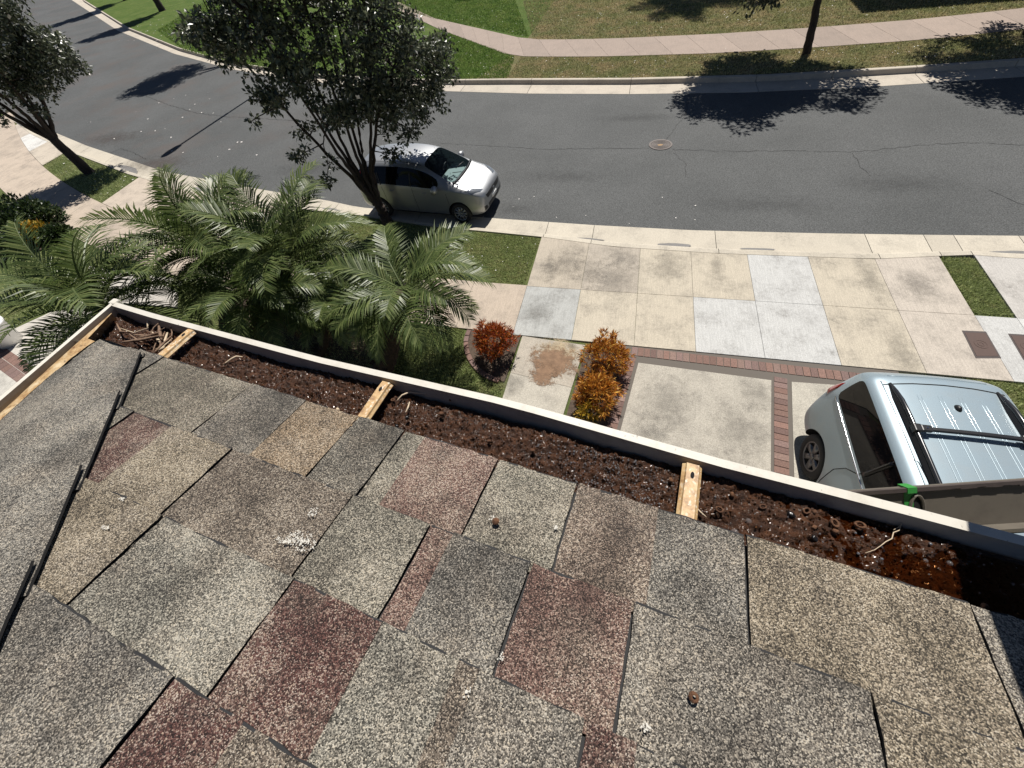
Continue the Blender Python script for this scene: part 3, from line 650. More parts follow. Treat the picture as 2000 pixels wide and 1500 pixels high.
# hip caps
st = [(-.02,.235), (.205,.235), (.405,.225), (.60,.23), (.80,.23), (1.0,.23), (1.2,.23), (1.4,.23)]
hd_ = (EV+NV).normalized(); hz = math.tan(TH)/math.sqrt(2)
for i, (s0, ln) in enumerate(st):
    g = G(); ns_ = 12; nw = 16; top = []; s0 = [-.03, .105, .30, .515, .70, .90, 1.1, 1.3][i]; s1 = [.105, .30, .515, .70, .90, 1.1, 1.3, 1.5][i]+.05
    wr = .146; r_ = random.Random(40+i)
    for a in range(ns_+1):
        f = a/ns_; s_ = s0+(s1-s0)*f
        for b in range(nw+1):
            q = b/nw*2-1; wd = wr*q ; pl = hd_*s_; side = (EV-NV).normalized()*wd
            rel = pl + side; e_, n_ = rel.dot(EV), rel.dot(NV); n_ = max(n_, -.004); e_ = max(e_, .027+.135*max(n_, -.01)); rel = EV*e_+NV*n_
            s2_ = rel.dot(hd_); wd = rel.dot((EV-NV).normalized())
            p = CR + rel; dz = hz*s2_ - abs(math.sqrt(wd*wd+.0009)-.03)*hz
            lift = (.015-.008*f) + .006*max(0, q-.55)/.45*(1-f)**1.2 + r_.uniform(-.0005, .0005)
            top.append(Vector((p.x, p.y, CR.z + dz + lift)))
    m = nw+1; bot = [p - Vector((0, 0, .0042)) for p in top]; N_ = len(top)
    g.add(top+bot, [(a*m+b, a*m+b+1, (a+1)*m+b+1, (a+1)*m+b) for a in range(ns_) for b in range(nw)][0:0] + [(a*m+b, (a+1)*m+b, (a+1)*m+b+1, a*m+b+1)[::-1] for a in range(ns_) for b in range(nw)], 0)
    rim = [a*m for a in range(ns_+1)] + [ns_*m+b for b in range(1, m)] + [a*m+nw for a in range(ns_-1, -1, -1)] + [b for b in range(nw-1, 0, -1)]
    g.f += [(rim[j], rim[(j+1) % len(rim)], rim[(j+1) % len(rim)]+N_, rim[j]+N_) for j in range(len(rim))]; g.m += [1]*len(rim)
    g.build('hip_cap', [SHING, BITU], house, color=tuple(x*(.98+.05*(i % 3)) for x in (.155, .144, .125)))
# second layer of dark bitumen under the lifted right edges
g = G()
for i in range(30):
    pass
# gutter: profile in (n, z), n<0 outwards
pf = [(.012,-.004),(.012,-.100),(-.096,-.100),(-.108,-.060),(-.1185,-.012),(-.1195,-.0005),(-.1335,.0015),(-.137,-.018),(-.131,-.040),(-.122,-.075),(-.100,-.112),(.016,-.112),(.016,-.004)]
mats_g = [GUTI, GUTI, GUTI, GUTI, GUTI, GUTW, GUTW, GUTW, GUTW, GUTW, GUTW, GUTW, GUTW]
gut_p = tag(bpy.data.objects.new('gutter', None)); link(gut_p, house)
gut_p.matrix_parent_inverse = wmat(house).inverted()
UG0 = UC-.104
def gpt(u, n_, z): return OE + EV*u + NV*n_ + Vector((0, 0, z))
def gutter_run(u0, u1, k):
    g = G(); m = len(pf); vs = []
    for i in range(k+1):
        u = u0+(u1-u0)*i/k; wob = float(np.interp(u, [-1.45,-1.25,-.67,-.19,.2,.42,.56,2], [.002,.007,.008,-.008,.002,0,0,0]))
        for j, (n_, z) in enumerate(pf):
            uu = u + (-(n_+.15)*-.85 if i == 0 and n_ < 0 else 0)*0
            vs.append(gpt(uu, n_+(wob if n_ < -.1 else 0), z))
    fs = []; ms = []
    for i in range(k):
        for j in range(m-1):
            fs.append((i*m+j, i*m+j+1, (i+1)*m+j+1, (i+1)*m+j)); ms.append(0 if j < 5 else 1)
    g.add(vs, fs); g.m = ms; return g
g = gutter_run(UG0, 5.5, 80); o = g.build('trough', [GUTI, GUTW], gut_p)
# left gutter turns the corner
def en(e_, n_, z): return gpt(e_, n_, z)
def sline(l, q):                      # l: two (e,n) points; q metres inward past the first
    (e0, n0), (e1, n1) = l; t = q/(n1-n0); return e0+(e1-e0)*t, n0+(n1-n0)*t
SL = dict(a=((-1.453,-.144),(-1.425,.163)), b=((-1.440,-.134),(-1.412,.166)), t=((-1.421,-.106),(-1.388,.163)), s=((-1.343,-.012),(-1.318,.146)))
g = G(); k = 48; vs = []
secA = [('b',-.003,-.05),('b',.0005,-.012),('b',0,-.001),('a',.004,.0015),('a',0,-.003),('a',-.001,-.018),('a',.004,-.045),('a',.010,-.085),('a',.04,-.112),('s',.06,-.112)]
for i in range(k+1):
    q = 3.0*i/k
    for l, de, z in secA:
        e_, n_ = sline(SL[l], q); vs.append(en(e_+de, n_, z+.001))
m = len(secA); fs = [(i*m+j, (i+1)*m+j, (i+1)*m+j+1, i*m+j+1) for i in range(k) for j in range(m-1)]
g.add(vs, fs); g.m = [0 if (f % (m-1)) < 2 else 1 for f in range(len(fs))]; g.build('side_trough', [GUTI, GUTW], gut_p)  # inner lip wall gets the dull tone, standing in for shade in the slot
g = G(); vs = []; secB = [('b',-.003,-.05),('t',-.002,-.055),('t',0,-.014),('t',.006,-.003),('t',.018,.001),('s',-.035,.001),('s',-.008,-.003),('s',.03,-.016)]
for i in range(k+1):
    q = .012+3.0*i/k
    for l, de, z in secB:
        e_, n_ = sline(SL[l], q); vs.append(en(e_+de+.0012*math.sin(i*1.3), n_, z+.0012*math.sin(i*.9)))
m = len(secB); g.add(vs, [(i*m+j, (i+1)*m+j, (i+1)*m+j+1, i*m+j+1) for i in range(k) for j in range(m-1)]); g.build('inner_lip', GUTT, gut_p, smooth=True)
LC = en(-1.447, -.132, 0)
g = G(); g.box((0, 0, 0), (.013, .011, .010), Matrix.Translation(LC+Vector((0, 0, -.007))) @ Matrix.Rotation(PHI, 4, 'Z'))
bevel_mod(g.build('corner_joint', GUTW, gut_p), .004, 2)
g = G(); qb = [en(-1.432, -.12, 0), en(-1.432, -.12, -.1), en(-1.40, .012, -.1), en(-1.40, .012, -.02)]; g.add(qb, [(0, 1, 2, 3)])
# litter caught on the tan lip
g2 = G(); r_ = random.Random(12)
for i in range(150):
    q = r_.uniform(.05, .9); f = r_.random(); e0, n0 = sline(SL['t'], q); c = en(e0+.008+.05*f, n0, -.004); s_ = r_.uniform(.001, .0032)
    g2.add([c+Vector((r_.uniform(-1, 1), r_.uniform(-1, 1), r_.uniform(.1, .9)))*s_ for _ in range(3)], [(0, 1, 2)])
tag(g2.build('lip_litter', SOIL), kind='stuff')
# hangers
def hanger(u, wd, name='hanger'):
    g = G(); pr = [(-wd, -.004), (-wd*.72, .0), (-wd*.62, .004), (wd*.62, .004), (wd*.72, .0), (wd, -.004)]
    vs = []; N_ = [(-.113, -.020), (-.110, -.006), (-.09, -.004), (-.05, -.003), (0.005, -.001), (.012, .004)]
    for n_, z in N_:
        for a, dz in pr: vs.append(gpt(u+a, n_, z+dz))
    for n_, z in N_:
        for a, dz in pr: vs.append(gpt(u+a, n_, z+dz-.0018))
    m = len(pr); K = len(N_)
    fs = [(i*m+j, (i+1)*m+j, (i+1)*m+j+1, i*m+j+1) for i in range(K-1) for j in range(m-1)]; fs += [tuple(x+K*m for x in f)[::-1] for f in fs]
    ed = [i*m for i in range(K)] + [(K-1)*m+j for j in range(1, m)] + [i*m+m-1 for i in range(K-2, -1, -1)] + [j for j in range(m-2, 0, -1)]
    fs += [(ed[i], ed[i]+K*m, ed[(i+1) % len(ed)]+K*m, ed[(i+1) % len(ed)]) for i in range(len(ed))]
    g.add(vs, fs); o = g.build(name, HANG, gut_p)
    c = gpt(u, -.088, .0016); splat('keyhole', c, EV, NV, .0032, .0055, None, BLACK, gut_p, k=12, jag=.1)
    return o
hanger(-1.096, .016); hanger(-.472, .0155); hanger(.163, .016); hanger(.78, .016)
for i in range(len(hanger.__name__)*0): pass
# fascia, soffit, walls
g = G()
def qbox(g, a, b, n0, n1, z0, z1, m=0):
    vs = [OE + EV*x + NV*y + Vector((0, 0, z)) for x in (a, b) for y in (n0, n1) for z in (z0, z1)]
    g.add(vs, [(0, 1, 3, 2), (4, 6, 7, 5), (0, 4, 5, 1), (2, 3, 7, 6), (0, 2, 6, 4), (1, 5, 7, 3)], m)
qbox(g, UC+.01, 7, .02, .045, -.16, -.012); qbox(g, UC+.01, UC+.035, .046, 8, -.16, -.012); g.build('fascia', GUTW, house)
g = G(); qbox(g, UC+.036, 7, .046, 8, -.175, -.161); g.build('soffit', STUC, house, color=(.6, .57, .5))
g = G(); qbox(g, UC+.6, 7, 1.6, 1.8, -ZE, -.176); qbox(g, UC+.6, UC+.8, 1.81, 8, -ZE, -.176); g.build('wall', STUC, house, color=(.62, .57, .48))

# ------------------------------------------------------------------ sludge in the gutter
def fbm(x, y, seed, octs=5, f0=20, gain=.55):
    r_ = np.random.default_rng(seed); out = 0; a = 1; f = f0
    for o_ in range(octs):
        gx = r_.random((64, 64)); X = x*f; Y = y*f; xi = np.floor(X).astype(int); yi = np.floor(Y).astype(int); fx = X-xi; fy = Y-yi
        fx = fx*fx*(3-2*fx); fy = fy*fy*(3-2*fy); q = lambda i, j: gx[i % 64, j % 64]
        out = out + a*((q(xi, yi)*(1-fx)+q(xi+1, yi)*fx)*(1-fy)+(q(xi, yi+1)*(1-fx)+q(xi+1, yi+1)*fx)*fy - .5); a *= gain; f *= 2.03
    return out
nu, nv = 900, 66; uu = np.linspace(UG0+.002, 1.0, nu); vv = np.linspace(-.112, .016, nv); U_, V_ = np.meshgrid(uu, vv, indexing='ij')
hgt = -.034 + .010*fbm(U_, V_, 3, 3, 9) + .0075*fbm(U_, V_, 4, 4, 110, .7)
hgt += .012*np.clip((V_+.02)/.03, 0, 1)
vs = np.array(OE)[None, None] + U_[..., None]*np.array(EV) + V_[..., None]*np.array(NV) + hgt[..., None]*np.array([0, 0, 1.])
idx = np.arange(nu*nv).reshape(nu, nv); fs = np.stack([idx[:-1, :-1], idx[:-1, 1:], idx[1:, 1:], idx[1:, :-1]], -1).reshape(-1, 4)
sl = obj('gutter_sludge', vs.reshape(-1, 3).tolist(), fs.tolist(), SLUD, None, True); tag(sl, kind='stuff')
def sz(u, n_): 
    i = int(np.clip((u-uu[0])/(uu[-1]-uu[0])*(nu-1), 0, nu-1)); j = int(np.clip((n_+.112)/.128*(nv-1), 0, nv-1)); return float(hgt[i, j])
def m_water():
    t = NT('brown gutter water'); tr = t.n('ShaderNodeBsdfTransparent'); t.set(tr, Color=(.62, .42, .26)); mx = t.n('ShaderNodeMixShader'); fr = t.n('ShaderNodeFresnel'); fr.inputs[0].default_value = 1.33
    gl = t.n('ShaderNodeBsdfGlossy'); gl.inputs['Roughness'].default_value = .03
    t.l(fr.outputs[0], mx.inputs[0]); t.l(tr.outputs[0], mx.inputs[1]); t.l(gl.outputs[0], mx.inputs[2]); t.l(mx.outputs[0], t.o.inputs[0])
    bp_ = t.n('ShaderNodeBump'); t.set(bp_, Height=t.noise(30, 3), Distance=.0006); t.l(bp_.outputs[0], gl.inputs['Normal']); return t.m
g = G(); g.add([gpt(.30, -.112, -.0325), gpt(2.4, -.112, -.0315), gpt(2.4, .012, -.0315), gpt(.34, .012, -.0325)], [(0, 1, 2, 3)])
tag(g.build('gutter_water', m_water()), kind='structure')
# pellets: small wet grains lying on the sludge
g = G(); r_ = random.Random(3)
for i in range(9000):
    u = r_.uniform(UG0+.01, .9); n_ = r_.uniform(-.109, .012); s_ = r_.uniform(.0009, .0028); z = sz(u, n_)+s_*.3
    p = gpt(u, n_, z); a = r_.uniform(0, 6.28); q = [Vector((math.cos(a+j*2.09), math.sin(a+j*2.09), -.3))*s_*r_.uniform(.6, 1.3) for j in range(3)] + [Vector((r_.uniform(-.4, .4), r_.uniform(-.4, .4), .9))*s_]
    g.add([p+x for x in q], [(0, 1, 3), (1, 2, 3), (2, 0, 3)])
GRAIN = NT('wet grain'); GRAIN = GRAIN.fin(GRAIN.ramp(GRAIN.island(), [(0, (.012, .005, .002)), (.6, (.05, .02, .008)), (1, (.14, .06, .025))]), .18, Coat_Weight=.6, Coat_Roughness=.08)
tag(g.build('gutter_grains', GRAIN), kind='stuff')
g = G()
for i in range(1500):
    u = (r_.gauss(.04, .07) if i % 2 else r_.uniform(-.45, .14)) if i < 1000 else r_.gauss(-.78, .1) if i < 1150 else r_.uniform(-1.2, .8); n_ = r_.uniform(-.100, .006); s_ = r_.uniform(.0004, .0011)*((2.1 if r_.random() < .25 else 1.3) if u > -.12 else .9)
    T = Matrix.Translation(gpt(u, n_, sz(u, n_)+s_*.3+.0022)); prof = [(s_*math.sin(q), s_*math.cos(q)) for q in (0.05, .6, 1.2, 1.8)]; g.lathe(prof, T, 8)
BEAD = simple('glint bead', (.62, .60, .58), .07, Metallic=.85)  # bright metallic beads added to stand in for sparkles on the sludge
tag(g.build('glint_beads', BEAD, smooth=True), kind='stuff')
# twigs and strips of bark, pods, bubbles
def twig(pts, rad, mat, lab, name='twig', cat='twig', grp=None, flat=False):
    P = []
    for i in range(len(pts)-1):
        for k in range(4): P.append(Vector(pts[i]).lerp(Vector(pts[i+1]), k/4))
    P.append(Vector(pts[-1])); n_ = len(P); rd = [rad*(1-.55*abs(2*i/(n_-1)-1)) for i in range(n_)]
    g = G(); g.tube(P, rd, 6); return tag(g.build(name, mat, smooth=True), lab, cat, grp)
def gp(px, py, dz=0.0):            # a pixel on the sludge level
    p = at(px, py, ZE-.029+dz); return p
tw = [((232,640),(262,650),(290,640)), ((240,668),(275,664),(312,656)), ((252,652),(272,667),(278,668)), ((330,625),(336,650),(334,668)), ((327,650),(318,680),(304,686)), ((336,655),(318,672),(300,690)), ((285,645),(300,652),(322,640)), ((262,654),(290,657),(316,650)), ((288,640),(289,630),(289,624)), ((320,622),(300,640),(294,652)), ((310,634),(312,650),(316,664)), ((322,648),(315,664),(312,676)), ((338,660),(322,674),(304,682)), ((270,660),(292,656),(308,650)), ((228,632),(236,648),(250,648)), ((308,662),(302,676),(298,688)), ((296,648),(306,660),(314,670)), ((282,652),(298,660),(320,656))]
for i, t_ in enumerate(tw):
    twig([gp(a, b, .004+.004*((i*7) % 4)+.004*j) for j, (a, b) in enumerate(t_)], .0016+.0016*((i*5) % 3), TWIG if i % 4 else STRAW, 'dry brown twig in the tangled heap in the gutter corner', grp='twigs heaped in the gutter corner')
twig([gp(436,712,.004), gp(452,701,.006), gp(462,696,.006), gp(474,697,.004)], .0026, STRAW, 'pale straw twig lying alone on the sludge between the left hangers')
twig([gp(775,783,.004), gp(785,772,.008), gp(800,766,.006), gp(840,770,.004)], .0022, STRAW, 'pale curved stem lying behind the middle hanger against the gutter wall')
twig([gp(800,785,.004), gp(797,796,.006), gp(792,806,.004)], .0022, STRAW, 'short greenish stem standing by the dark pods right of the middle hanger')
twig([gp(1355,985,.003), gp(1368,1000,.004), gp(1380,1010,.003)], .0014, STRAW, 'thin pale stem right of the third hanger')
tl = [(1745,1035),(1757,1028),(1762,1020),(1756,1036),(1745,1040),(1742,1052),(1730,1058),(1720,1066),(1708,1074),(1690,1080)]
twig([gp(a, b, .003) for a, b in tl][::-1], .0008, STRAW, 'fine wavy pale fibre on the sludge at the right', 'fibre', 'fibre')
pods = [(1490,990,.010,'r'),(1630,1022,.013,'r'),(1632,1038,.010,'d'),(1680,1026,.013,'r'),(1575,998,.011,'r'),(1590,1000,.008,'d'),(1405,996,.012,'r'),(1430,966,.010,'d'),(1590,1030,.009,'d'),(768,782,.009,'r'),(753,788,.008,'r'),(880,780,.008,'d'),(862,808,.013,'d'),(795,815,.012,'k'),(775,832,.010,'k'),(1040,880,.011,'d'),(1545,1005,.013,'k'),(1590,1052,.012,'k'),(1310,938,.011,'d'),(660,800,.009,'d'),(1924,1185,.010,'d'),(955,862,.010,'d')]
PODL = ['upper ring shaped pod midway between third hanger and pale fibre', 'big ring shaped pod touching a flat husk left of the pale fibre', 'flat husk stuck to the big ring pod left of the pale fibre', 'ring shaped pod nearest the pale wavy fibre', 'ring shaped pod just above the dark pod right of the third hanger', 'flat husk squeezed between two ring pods right of the third hanger', 'ring shaped pod closest to the third hanger on its right', 'flat husk near the front gutter wall right of the third hanger', 'flat husk in the open sludge below the ring pods right of the third hanger', 'ring shaped pod right of the middle hanger below the curved stem', 'ring shaped pod closest to the middle hanger on its right', 'flat husk near the gutter wall beyond the curved stem of the middle bay', 'broad flat husk alone in the middle of the middle bay', 'dark wet pod at the foot of the short greenish stem', 'dark wet pod near the shingle edge right of the middle hanger', 'tan flat husk halfway along the sparkling middle bay', 'dark wet pod amid the ring pods right of the third hanger', 'dark wet pod nearest the shingles right of the third hanger', 'flat husk just left of the third hanger', 'pale flat husk left of the middle hanger by the shingles', 'orange flat husk at the far right end of the gutter', 'flat husk in the middle bay left of the tan one']
DARKP = simple('dark wet pod', (.01, .009, .009), .2)
for i, (a, b, s_, k_) in enumerate(pods):
    p = gp(a, b, .003); s_ *= .62; M_ = Matrix.Translation(p) @ Matrix.Rotation(random.uniform(0, 6), 4, 'Z') @ Matrix.Rotation(random.uniform(-.5, .5), 4, 'X') @ Matrix.Scale(.75, 4, (1, 0, 0))
    g = G()
    if k_ == 'r': g.lathe([(s_*.45, -.001), (s_*.55, .003), (s_*.85, .0035), (s_, .001), (s_*.9, -.002)], M_, 14)
    else: g.lathe([(.0, .003), (s_*.5, .004), (s_*.8, .001), (s_*.7, -.003)], M_, 10)
    o = g.build('seed_pod', DARKP if k_ == 'k' else (STRAW if i in (19,) else POD), smooth=True)
    tag(o, PODL[i], 'seed pod', {'r': 'ring shaped pods in the gutter', 'd': 'flat husks in the gutter', 'k': 'dark pods in the gutter'}[k_])
for i, (a, b, s_) in enumerate(((1435,1040,.010),(1462,1018,.008),(1450,1058,.005),(1796,1165,.007),(1382,1032,.006),(1357,1020,.004),(1808,1095,.005),(1855,1100,.006))):
    s_ *= .62; p = gp(a, b, .003); T = Matrix.Translation(p); prof = [(s_*math.sin(q), s_*.8*math.cos(q)) for q in (.02, .4, .8, 1.2, 1.6, 1.9)]
    tag(G().lathe(prof, T, 16).build('bubble', BUBB, smooth=True), ['largest shiny bubble in the right gutter bay', 'shiny bubble behind the largest one in the right gutter bay', 'small bubble at the top of the long black shingle slot', 'bubble resting against the tan shingle edge far right of the slot', 'bubble by the shingle edge right of the third hanger', 'tiny bubble tight beside the third hanger', 'left one of two pale bubbles below the wavy fibre', 'right one of two pale bubbles below the wavy fibre'][i], 'bubble', 'bubbles in the gutter')
# droppings and litter on the shingles
for a, b, rx, ry, lab, sd_ in ((588,1056,.024,.013,'large white bird dropping on the brown shingle',1),(612,1000,.010,.008,'small white bird dropping above the large one',2),(205,1030,.008,.004,'small pale speck on the dark shingle by the hip',3),(237,974,.007,.003,'pale scrape on the shingle edge near the hip',4),(962,1012,.006,.005,'small white flake beside a brown husk on the olive shingle',5),(912,1352,.005,.007,'little white fluff near the bottom middle of the roof',6),(1262,1421,.007,.005,'white fluff with a red husk at the bottom right of the roof',7),(1085,1030,.004,.003,'tiny white fleck on the lower edge of the olive shingle',8),(978,1282,.004,.006,'tiny white fleck in the slot left of the red shingle',9)):
    d = ray(a, b); t_ = (OE + NRM*.0105 - CAM).dot(NRM)/d.dot(NRM); p = CAM+d*t_
    g = G(); r_ = random.Random(sd_); big = rx > .02
    def dab(c, s_):
        ph = r_.uniform(0, 6); q = [c + EV*(s_*r_.uniform(.6, 1.2)*math.cos(ph+i*1.05)) + UPV*(s_*r_.uniform(.6, 1.2)*math.sin(ph+i*1.05)) for i in range(6)]
        g.add(q + [c+NRM*.0003], [(i, (i+1) % 6, 6) for i in range(6)])
    for i in range(190 if big else int(10+rx*2200)):
        f = r_.random()**.75*(1.15 if big else 1); an = r_.uniform(0, 6.28); dab(p + EV*(rx*f*math.cos(an)) + UPV*(ry*f*math.sin(an)), r_.uniform(.0005, .0014))
    if big:
        for i in range(60):
            f = i/59; dab(p - EV*(.012+.03*f) + UPV*(.004+.022*f-.02*f*f) + EV*r_.gauss(0, .0025) + UPV*r_.gauss(0, .002), r_.uniform(.0005, .0015)*(1.2-.6*f))
    tag(g.build('bird_dropping' if 'dropping' in lab else 'fleck', DROP), lab, 'bird dropping' if 'dropping' in lab else 'litter')
d = ray(545, 1078); t_ = (OE + NRM*.0106 - CAM).dot(NRM)/d.dot(NRM)
d = ray(968, 1018); p = CAM+d*((OE + NRM*.012 - CAM).dot(NRM)/d.dot(NRM))
tag(G().lathe([(0, .003), (.004, .003), (.006, 0)], Matrix.Translation(p), 10).build('seed_husk', POD, smooth=True), 'brown husk beside a white flake on the olive shingle', 'seed pod')
d = ray(1355, 1362); p = CAM+d*((OE + NRM*.012 - CAM).dot(NRM)/d.dot(NRM))
tag(G().lathe([(.002, .002), (.005, .003), (.006, 0)], Matrix.Translation(p), 10).build('seed_husk', POD, smooth=True), 'small reddish husk alone on the lower right shingles', 'seed pod')

# ------------------------------------------------------------------ leaves, trees
def leaf_mesh(name, c, d, nrm, ln, wd, mat, parent, mats=None, mi=None):
    """diamond leaves: centres c, directions d, normals nrm (N,3)"""
    side = np.cross(d, nrm); side /= np.linalg.norm(side, axis=1, keepdims=True)+1e-9
    N_ = len(c); v = np.zeros((N_, 4, 3)); L = ln[:, None]; W = wd[:, None]
    v[:, 0] = c; v[:, 1] = c + d*L*.5 + side*W + nrm*W*.3; v[:, 2] = c + d*L; v[:, 3] = c + d*L*.5 - side*W + nrm*W*.3
    me = bpy.data.meshes.new(name); me.from_pydata(v.reshape(-1, 3).tolist(), [], np.arange(N_*4).reshape(-1, 4).tolist())
    for m in (mats or [mat]): me.materials.append(m)
    if mi is not None: me.polygons.foreach_set('material_index', mi.astype(np.int32))
    o = bpy.data.objects.new(name, me); return link(o, parent)
def rdir(n_, up=0.0):
    d = rng.normal(size=(n_, 3)); d[:, 2] += up; return d/np.linalg.norm(d, axis=1, keepdims=True)
def make_tree(name, base, label, cat, group, stems, blobs, n_cl, per, leaf, clr=.22, bark=None, flowers=0.0, twigs=True, leafmat=None, trunk_r=.14, seed=1, holes=True):
    t = thing(name, base, label, cat, group); r_ = random.Random(seed); g = G(); ends = []
    for pts, r0, r1 in stems:
        P = [Vector(p) for p in pts]; Q = []
        for i in range(len(P)-1):
            p0, p1, p2, p3 = P[max(i-1, 0)], P[i], P[i+1], P[min(i+2, len(P)-1)]
            for k in range(6):
                u = k/6; Q.append(.5*((2*p1)+(p2-p0)*u+(2*p0-5*p1+4*p2-p3)*u*u+(3*p1-p0-3*p2+p3)*u**3))
        Q.append(P[-1]); m = len(Q)
        g.tube([q + Vector((r_.gauss(0, .012), r_.gauss(0, .012), 0)) if 0 < i < m-1 else q for i, q in enumerate(Q)], [r0+(r1-r0)*(i/(m-1))**.8 for i in range(m)], 9)
        ends += Q[m//2:]
    # clumps
    vol = np.array([b[3]**1.35 for b in blobs]); pr = vol/vol.sum(); cl = []
    for i in range(n_cl):
        b = blobs[rng.choice(len(blobs), p=pr)]; d = rdir(1)[0]; f = rng.random()**.33
        if f < .45: f = rng.uniform(.5, 1)
        cl.append(np.array(b[:3]) + d*b[3]*f*np.array([1, 1, b[4] if len(b) > 4 else .8]))
    cl = np.array(cl); B = np.array(base)
    if twigs:
        E_ = np.array([e[:] for e in ends])
        for c in cl[::2]:
            j = np.argmin(((E_-c)**2).sum(1)); a = Vector(E_[j]); b = Vector(c); mid = a.lerp(b, .5)+Vector((0, 0, .06*(b-a).length)); g.tube([a, mid, b], [.018, .011, .004], 4, cap=False)
    k = rng.integers(int(per*.6), int(per*1.4), len(cl)); C = np.repeat(cl, k, 0); N_ = len(C); off = rdir(N_)*(rng.random((N_, 1))**.5)*clr*np.array([1, 1, .75])
    C = C + off; d = off/ (np.linalg.norm(off, axis=1, keepdims=True)+1e-6)*.6 + rdir(N_)*.7 + np.array([0, 0, -.12]); d /= np.linalg.norm(d, axis=1, keepdims=True)
    nr = rdir(N_, 1.1); nr -= d*(nr*d).sum(1, keepdims=True); nr /= np.linalg.norm(nr, axis=1, keepdims=True)+1e-9
    L = leaf*(.65+.7*rng.random(N_)); mi = (rng.random(N_) < flowers).astype(int)
    g2 = g.build('trunk', bark or BARK, t, smooth=True)
    W = L*.27; W[mi == 1] *= 1.6
    leaf_mesh('crown', C+B-B, d, nr, L, W, None, t, [leafmat or LEAF, FLOW], mi)
    return t
def vplane(base, px, py, dd=0.0):
    b = Vector(base); n_ = Vector((b.x, b.y, 0)).normalized(); d = ray(px, py); s_ = ((Vector((b.x, b.y, 0))-CAM).dot(n_)+dd)/d.dot(n_); return CAM + d*s_
# street tree in the middle: multi stemmed
mb = Vector((-6.52, 9.10, 0)); vd = Vector((mb.x, mb.y, 0)).normalized(); vr = Vector((vd.y, -vd.x, 0))
def mt_(a, z, d=0.0): return mb + vr*a + vd*d + Vector((0, 0, z))
stems = [([mt_(0,-.1), mt_(.0,.18), mt_(-.02,.5)], .19, .12)]
for a1, a2, z2, d2 in ((-.30,-1.6,4.4,.2),(-.22,-.9,4.6,-.3),(-.12,-.35,5.0,.35),(0,.15,5.2,-.1),(.08,.75,5.0,.3),(.18,1.3,4.4,-.25),(.26,1.75,3.6,.15),(-.18,-.75,3.6,.5),(.12,.4,4.4,.7)):
    stems.append(([mt_(0,.12,0), mt_(a1*.35-.06,.75,d2*.15), mt_(a1*.7+a2*.08-.12,1.5,d2*.25), mt_(a2*.5-.12,2.5,d2*.6), mt_(a2,z2,d2)], .085, .018))
raw = [(-2.0,4.5,.30),(-1.5,4.4,.4),(-1.0,4.6,.75),(-.5,3.8,.5),(0,4.5,1.1),(1.0,4.3,1.0),(1.8,3.9,.85),(2.25,3.35,.62),(1.35,2.95,.7),(1.85,2.35,.42),(.75,3.2,.7),(.6,5.5,1.3),(-.8,5.6,1.2),(1.8,5.2,1.0),(-.1,6.4,1.1)]
blobs = []
for a, z, r_ in raw:
    for dd in ((-.45, .45) if r_ > .6 else (0,)): p = mt_(a*.88-.05, z, dd+random.uniform(-.15, .15)); blobs.append((p.x, p.y, p.z, r_*.85, .85))
for a, b, r_ in ((490,150,.2),(515,190,.25),(545,200,.35),(490,235,.2),(535,240,.2),(600,250,.32),(590,290,.16),(615,300,.2),(578,305,.1),(650,320,.12),(640,350,.13),(622,345,.1),(690,200,.55),(740,200,.55),(790,200,.55),(840,190,.5),(860,150,.45),(760,250,.35),(800,260,.32),(830,255,.25),(790,290,.2),(765,300,.16),(650,230,.4),(755,365,.1),(765,395,.1),(855,90,.4),(400,60,.4),(440,90,.45),(360,75,.25),(350,85,.15),(560,150,.5),(620,170,.5)):
    for dd in ((-.4, .4) if r_ > .34 else (random.uniform(-.3, .3),)): p = vplane(mb, a, b, dd); blobs.append((p.x, p.y, p.z, max(.08, r_-.1), .85))
for P_ in (((640,240),(632,280),(640,320),(640,352)), ((632,280),(608,292),(580,306)), ((560,200),(520,220),(490,238))): stems.append(([vplane(mb, a, b, -.1) for a, b in P_], .018, .006))
make_tree('street_tree', mb, 'dark leafy multi-stemmed tree on the kerb lawn in front of the silver car', 'tree', 'street trees', stems, blobs, 900, 38, .10, .19, flowers=.003, seed=2)
# left leaning tree
lb = Vector((-21.67, 11.9, 0)); 
def lt(a, z, d=0.0):
    vd2 = Vector((lb.x, lb.y, 0)).normalized(); vr2 = Vector((vd2.y, -vd2.x, 0)); return lb + vr2*a + vd2*d + Vector((0, 0, z))
st = [([lt(.05,-.1), lt(.02,.6), lt(-.02,1.35)], .22, .15)]
for a2, z2, d2 in ((-1.2,4.2,.2),(-.3,4.4,-.5),(.6,4.2,.5),(1.3,3.6,0),(-.8,3.4,.8),(.3,3.6,-.9)): st.append(([lt(-.02,1.2), lt(a2*.35,2.0,d2*.3), lt(a2*.7,2.9,d2*.7), lt(a2,z2,d2)], .10, .025))
bl = []
for a, z, r_ in ((-1.0,4.3,1.0),(.2,4.3,1.1),(1.2,4.1,.9),(2.0,3.6,.6),(2.35,3.1,.4),(1.5,3.1,.55),(.5,3.3,.7),(-.6,3.4,.7),(1.6,5.0,.9),(0,5.5,1.2),(.2,2.75,.4),(1.0,2.75,.4),(-.9,2.5,.3),(-1.6,3.4,.7),(.35,2.1,.2)):
    for dd in (-.6, .5): p = lt(a, z, dd); bl.append((p.x, p.y, p.z, r_, .85))
make_tree('street_tree', lb, 'leaning single-trunk tree on the small grass square beside the neighbour pavement', 'tree', 'street trees', st, bl, 480, 48, .13, .28, flowers=.02, seed=3)
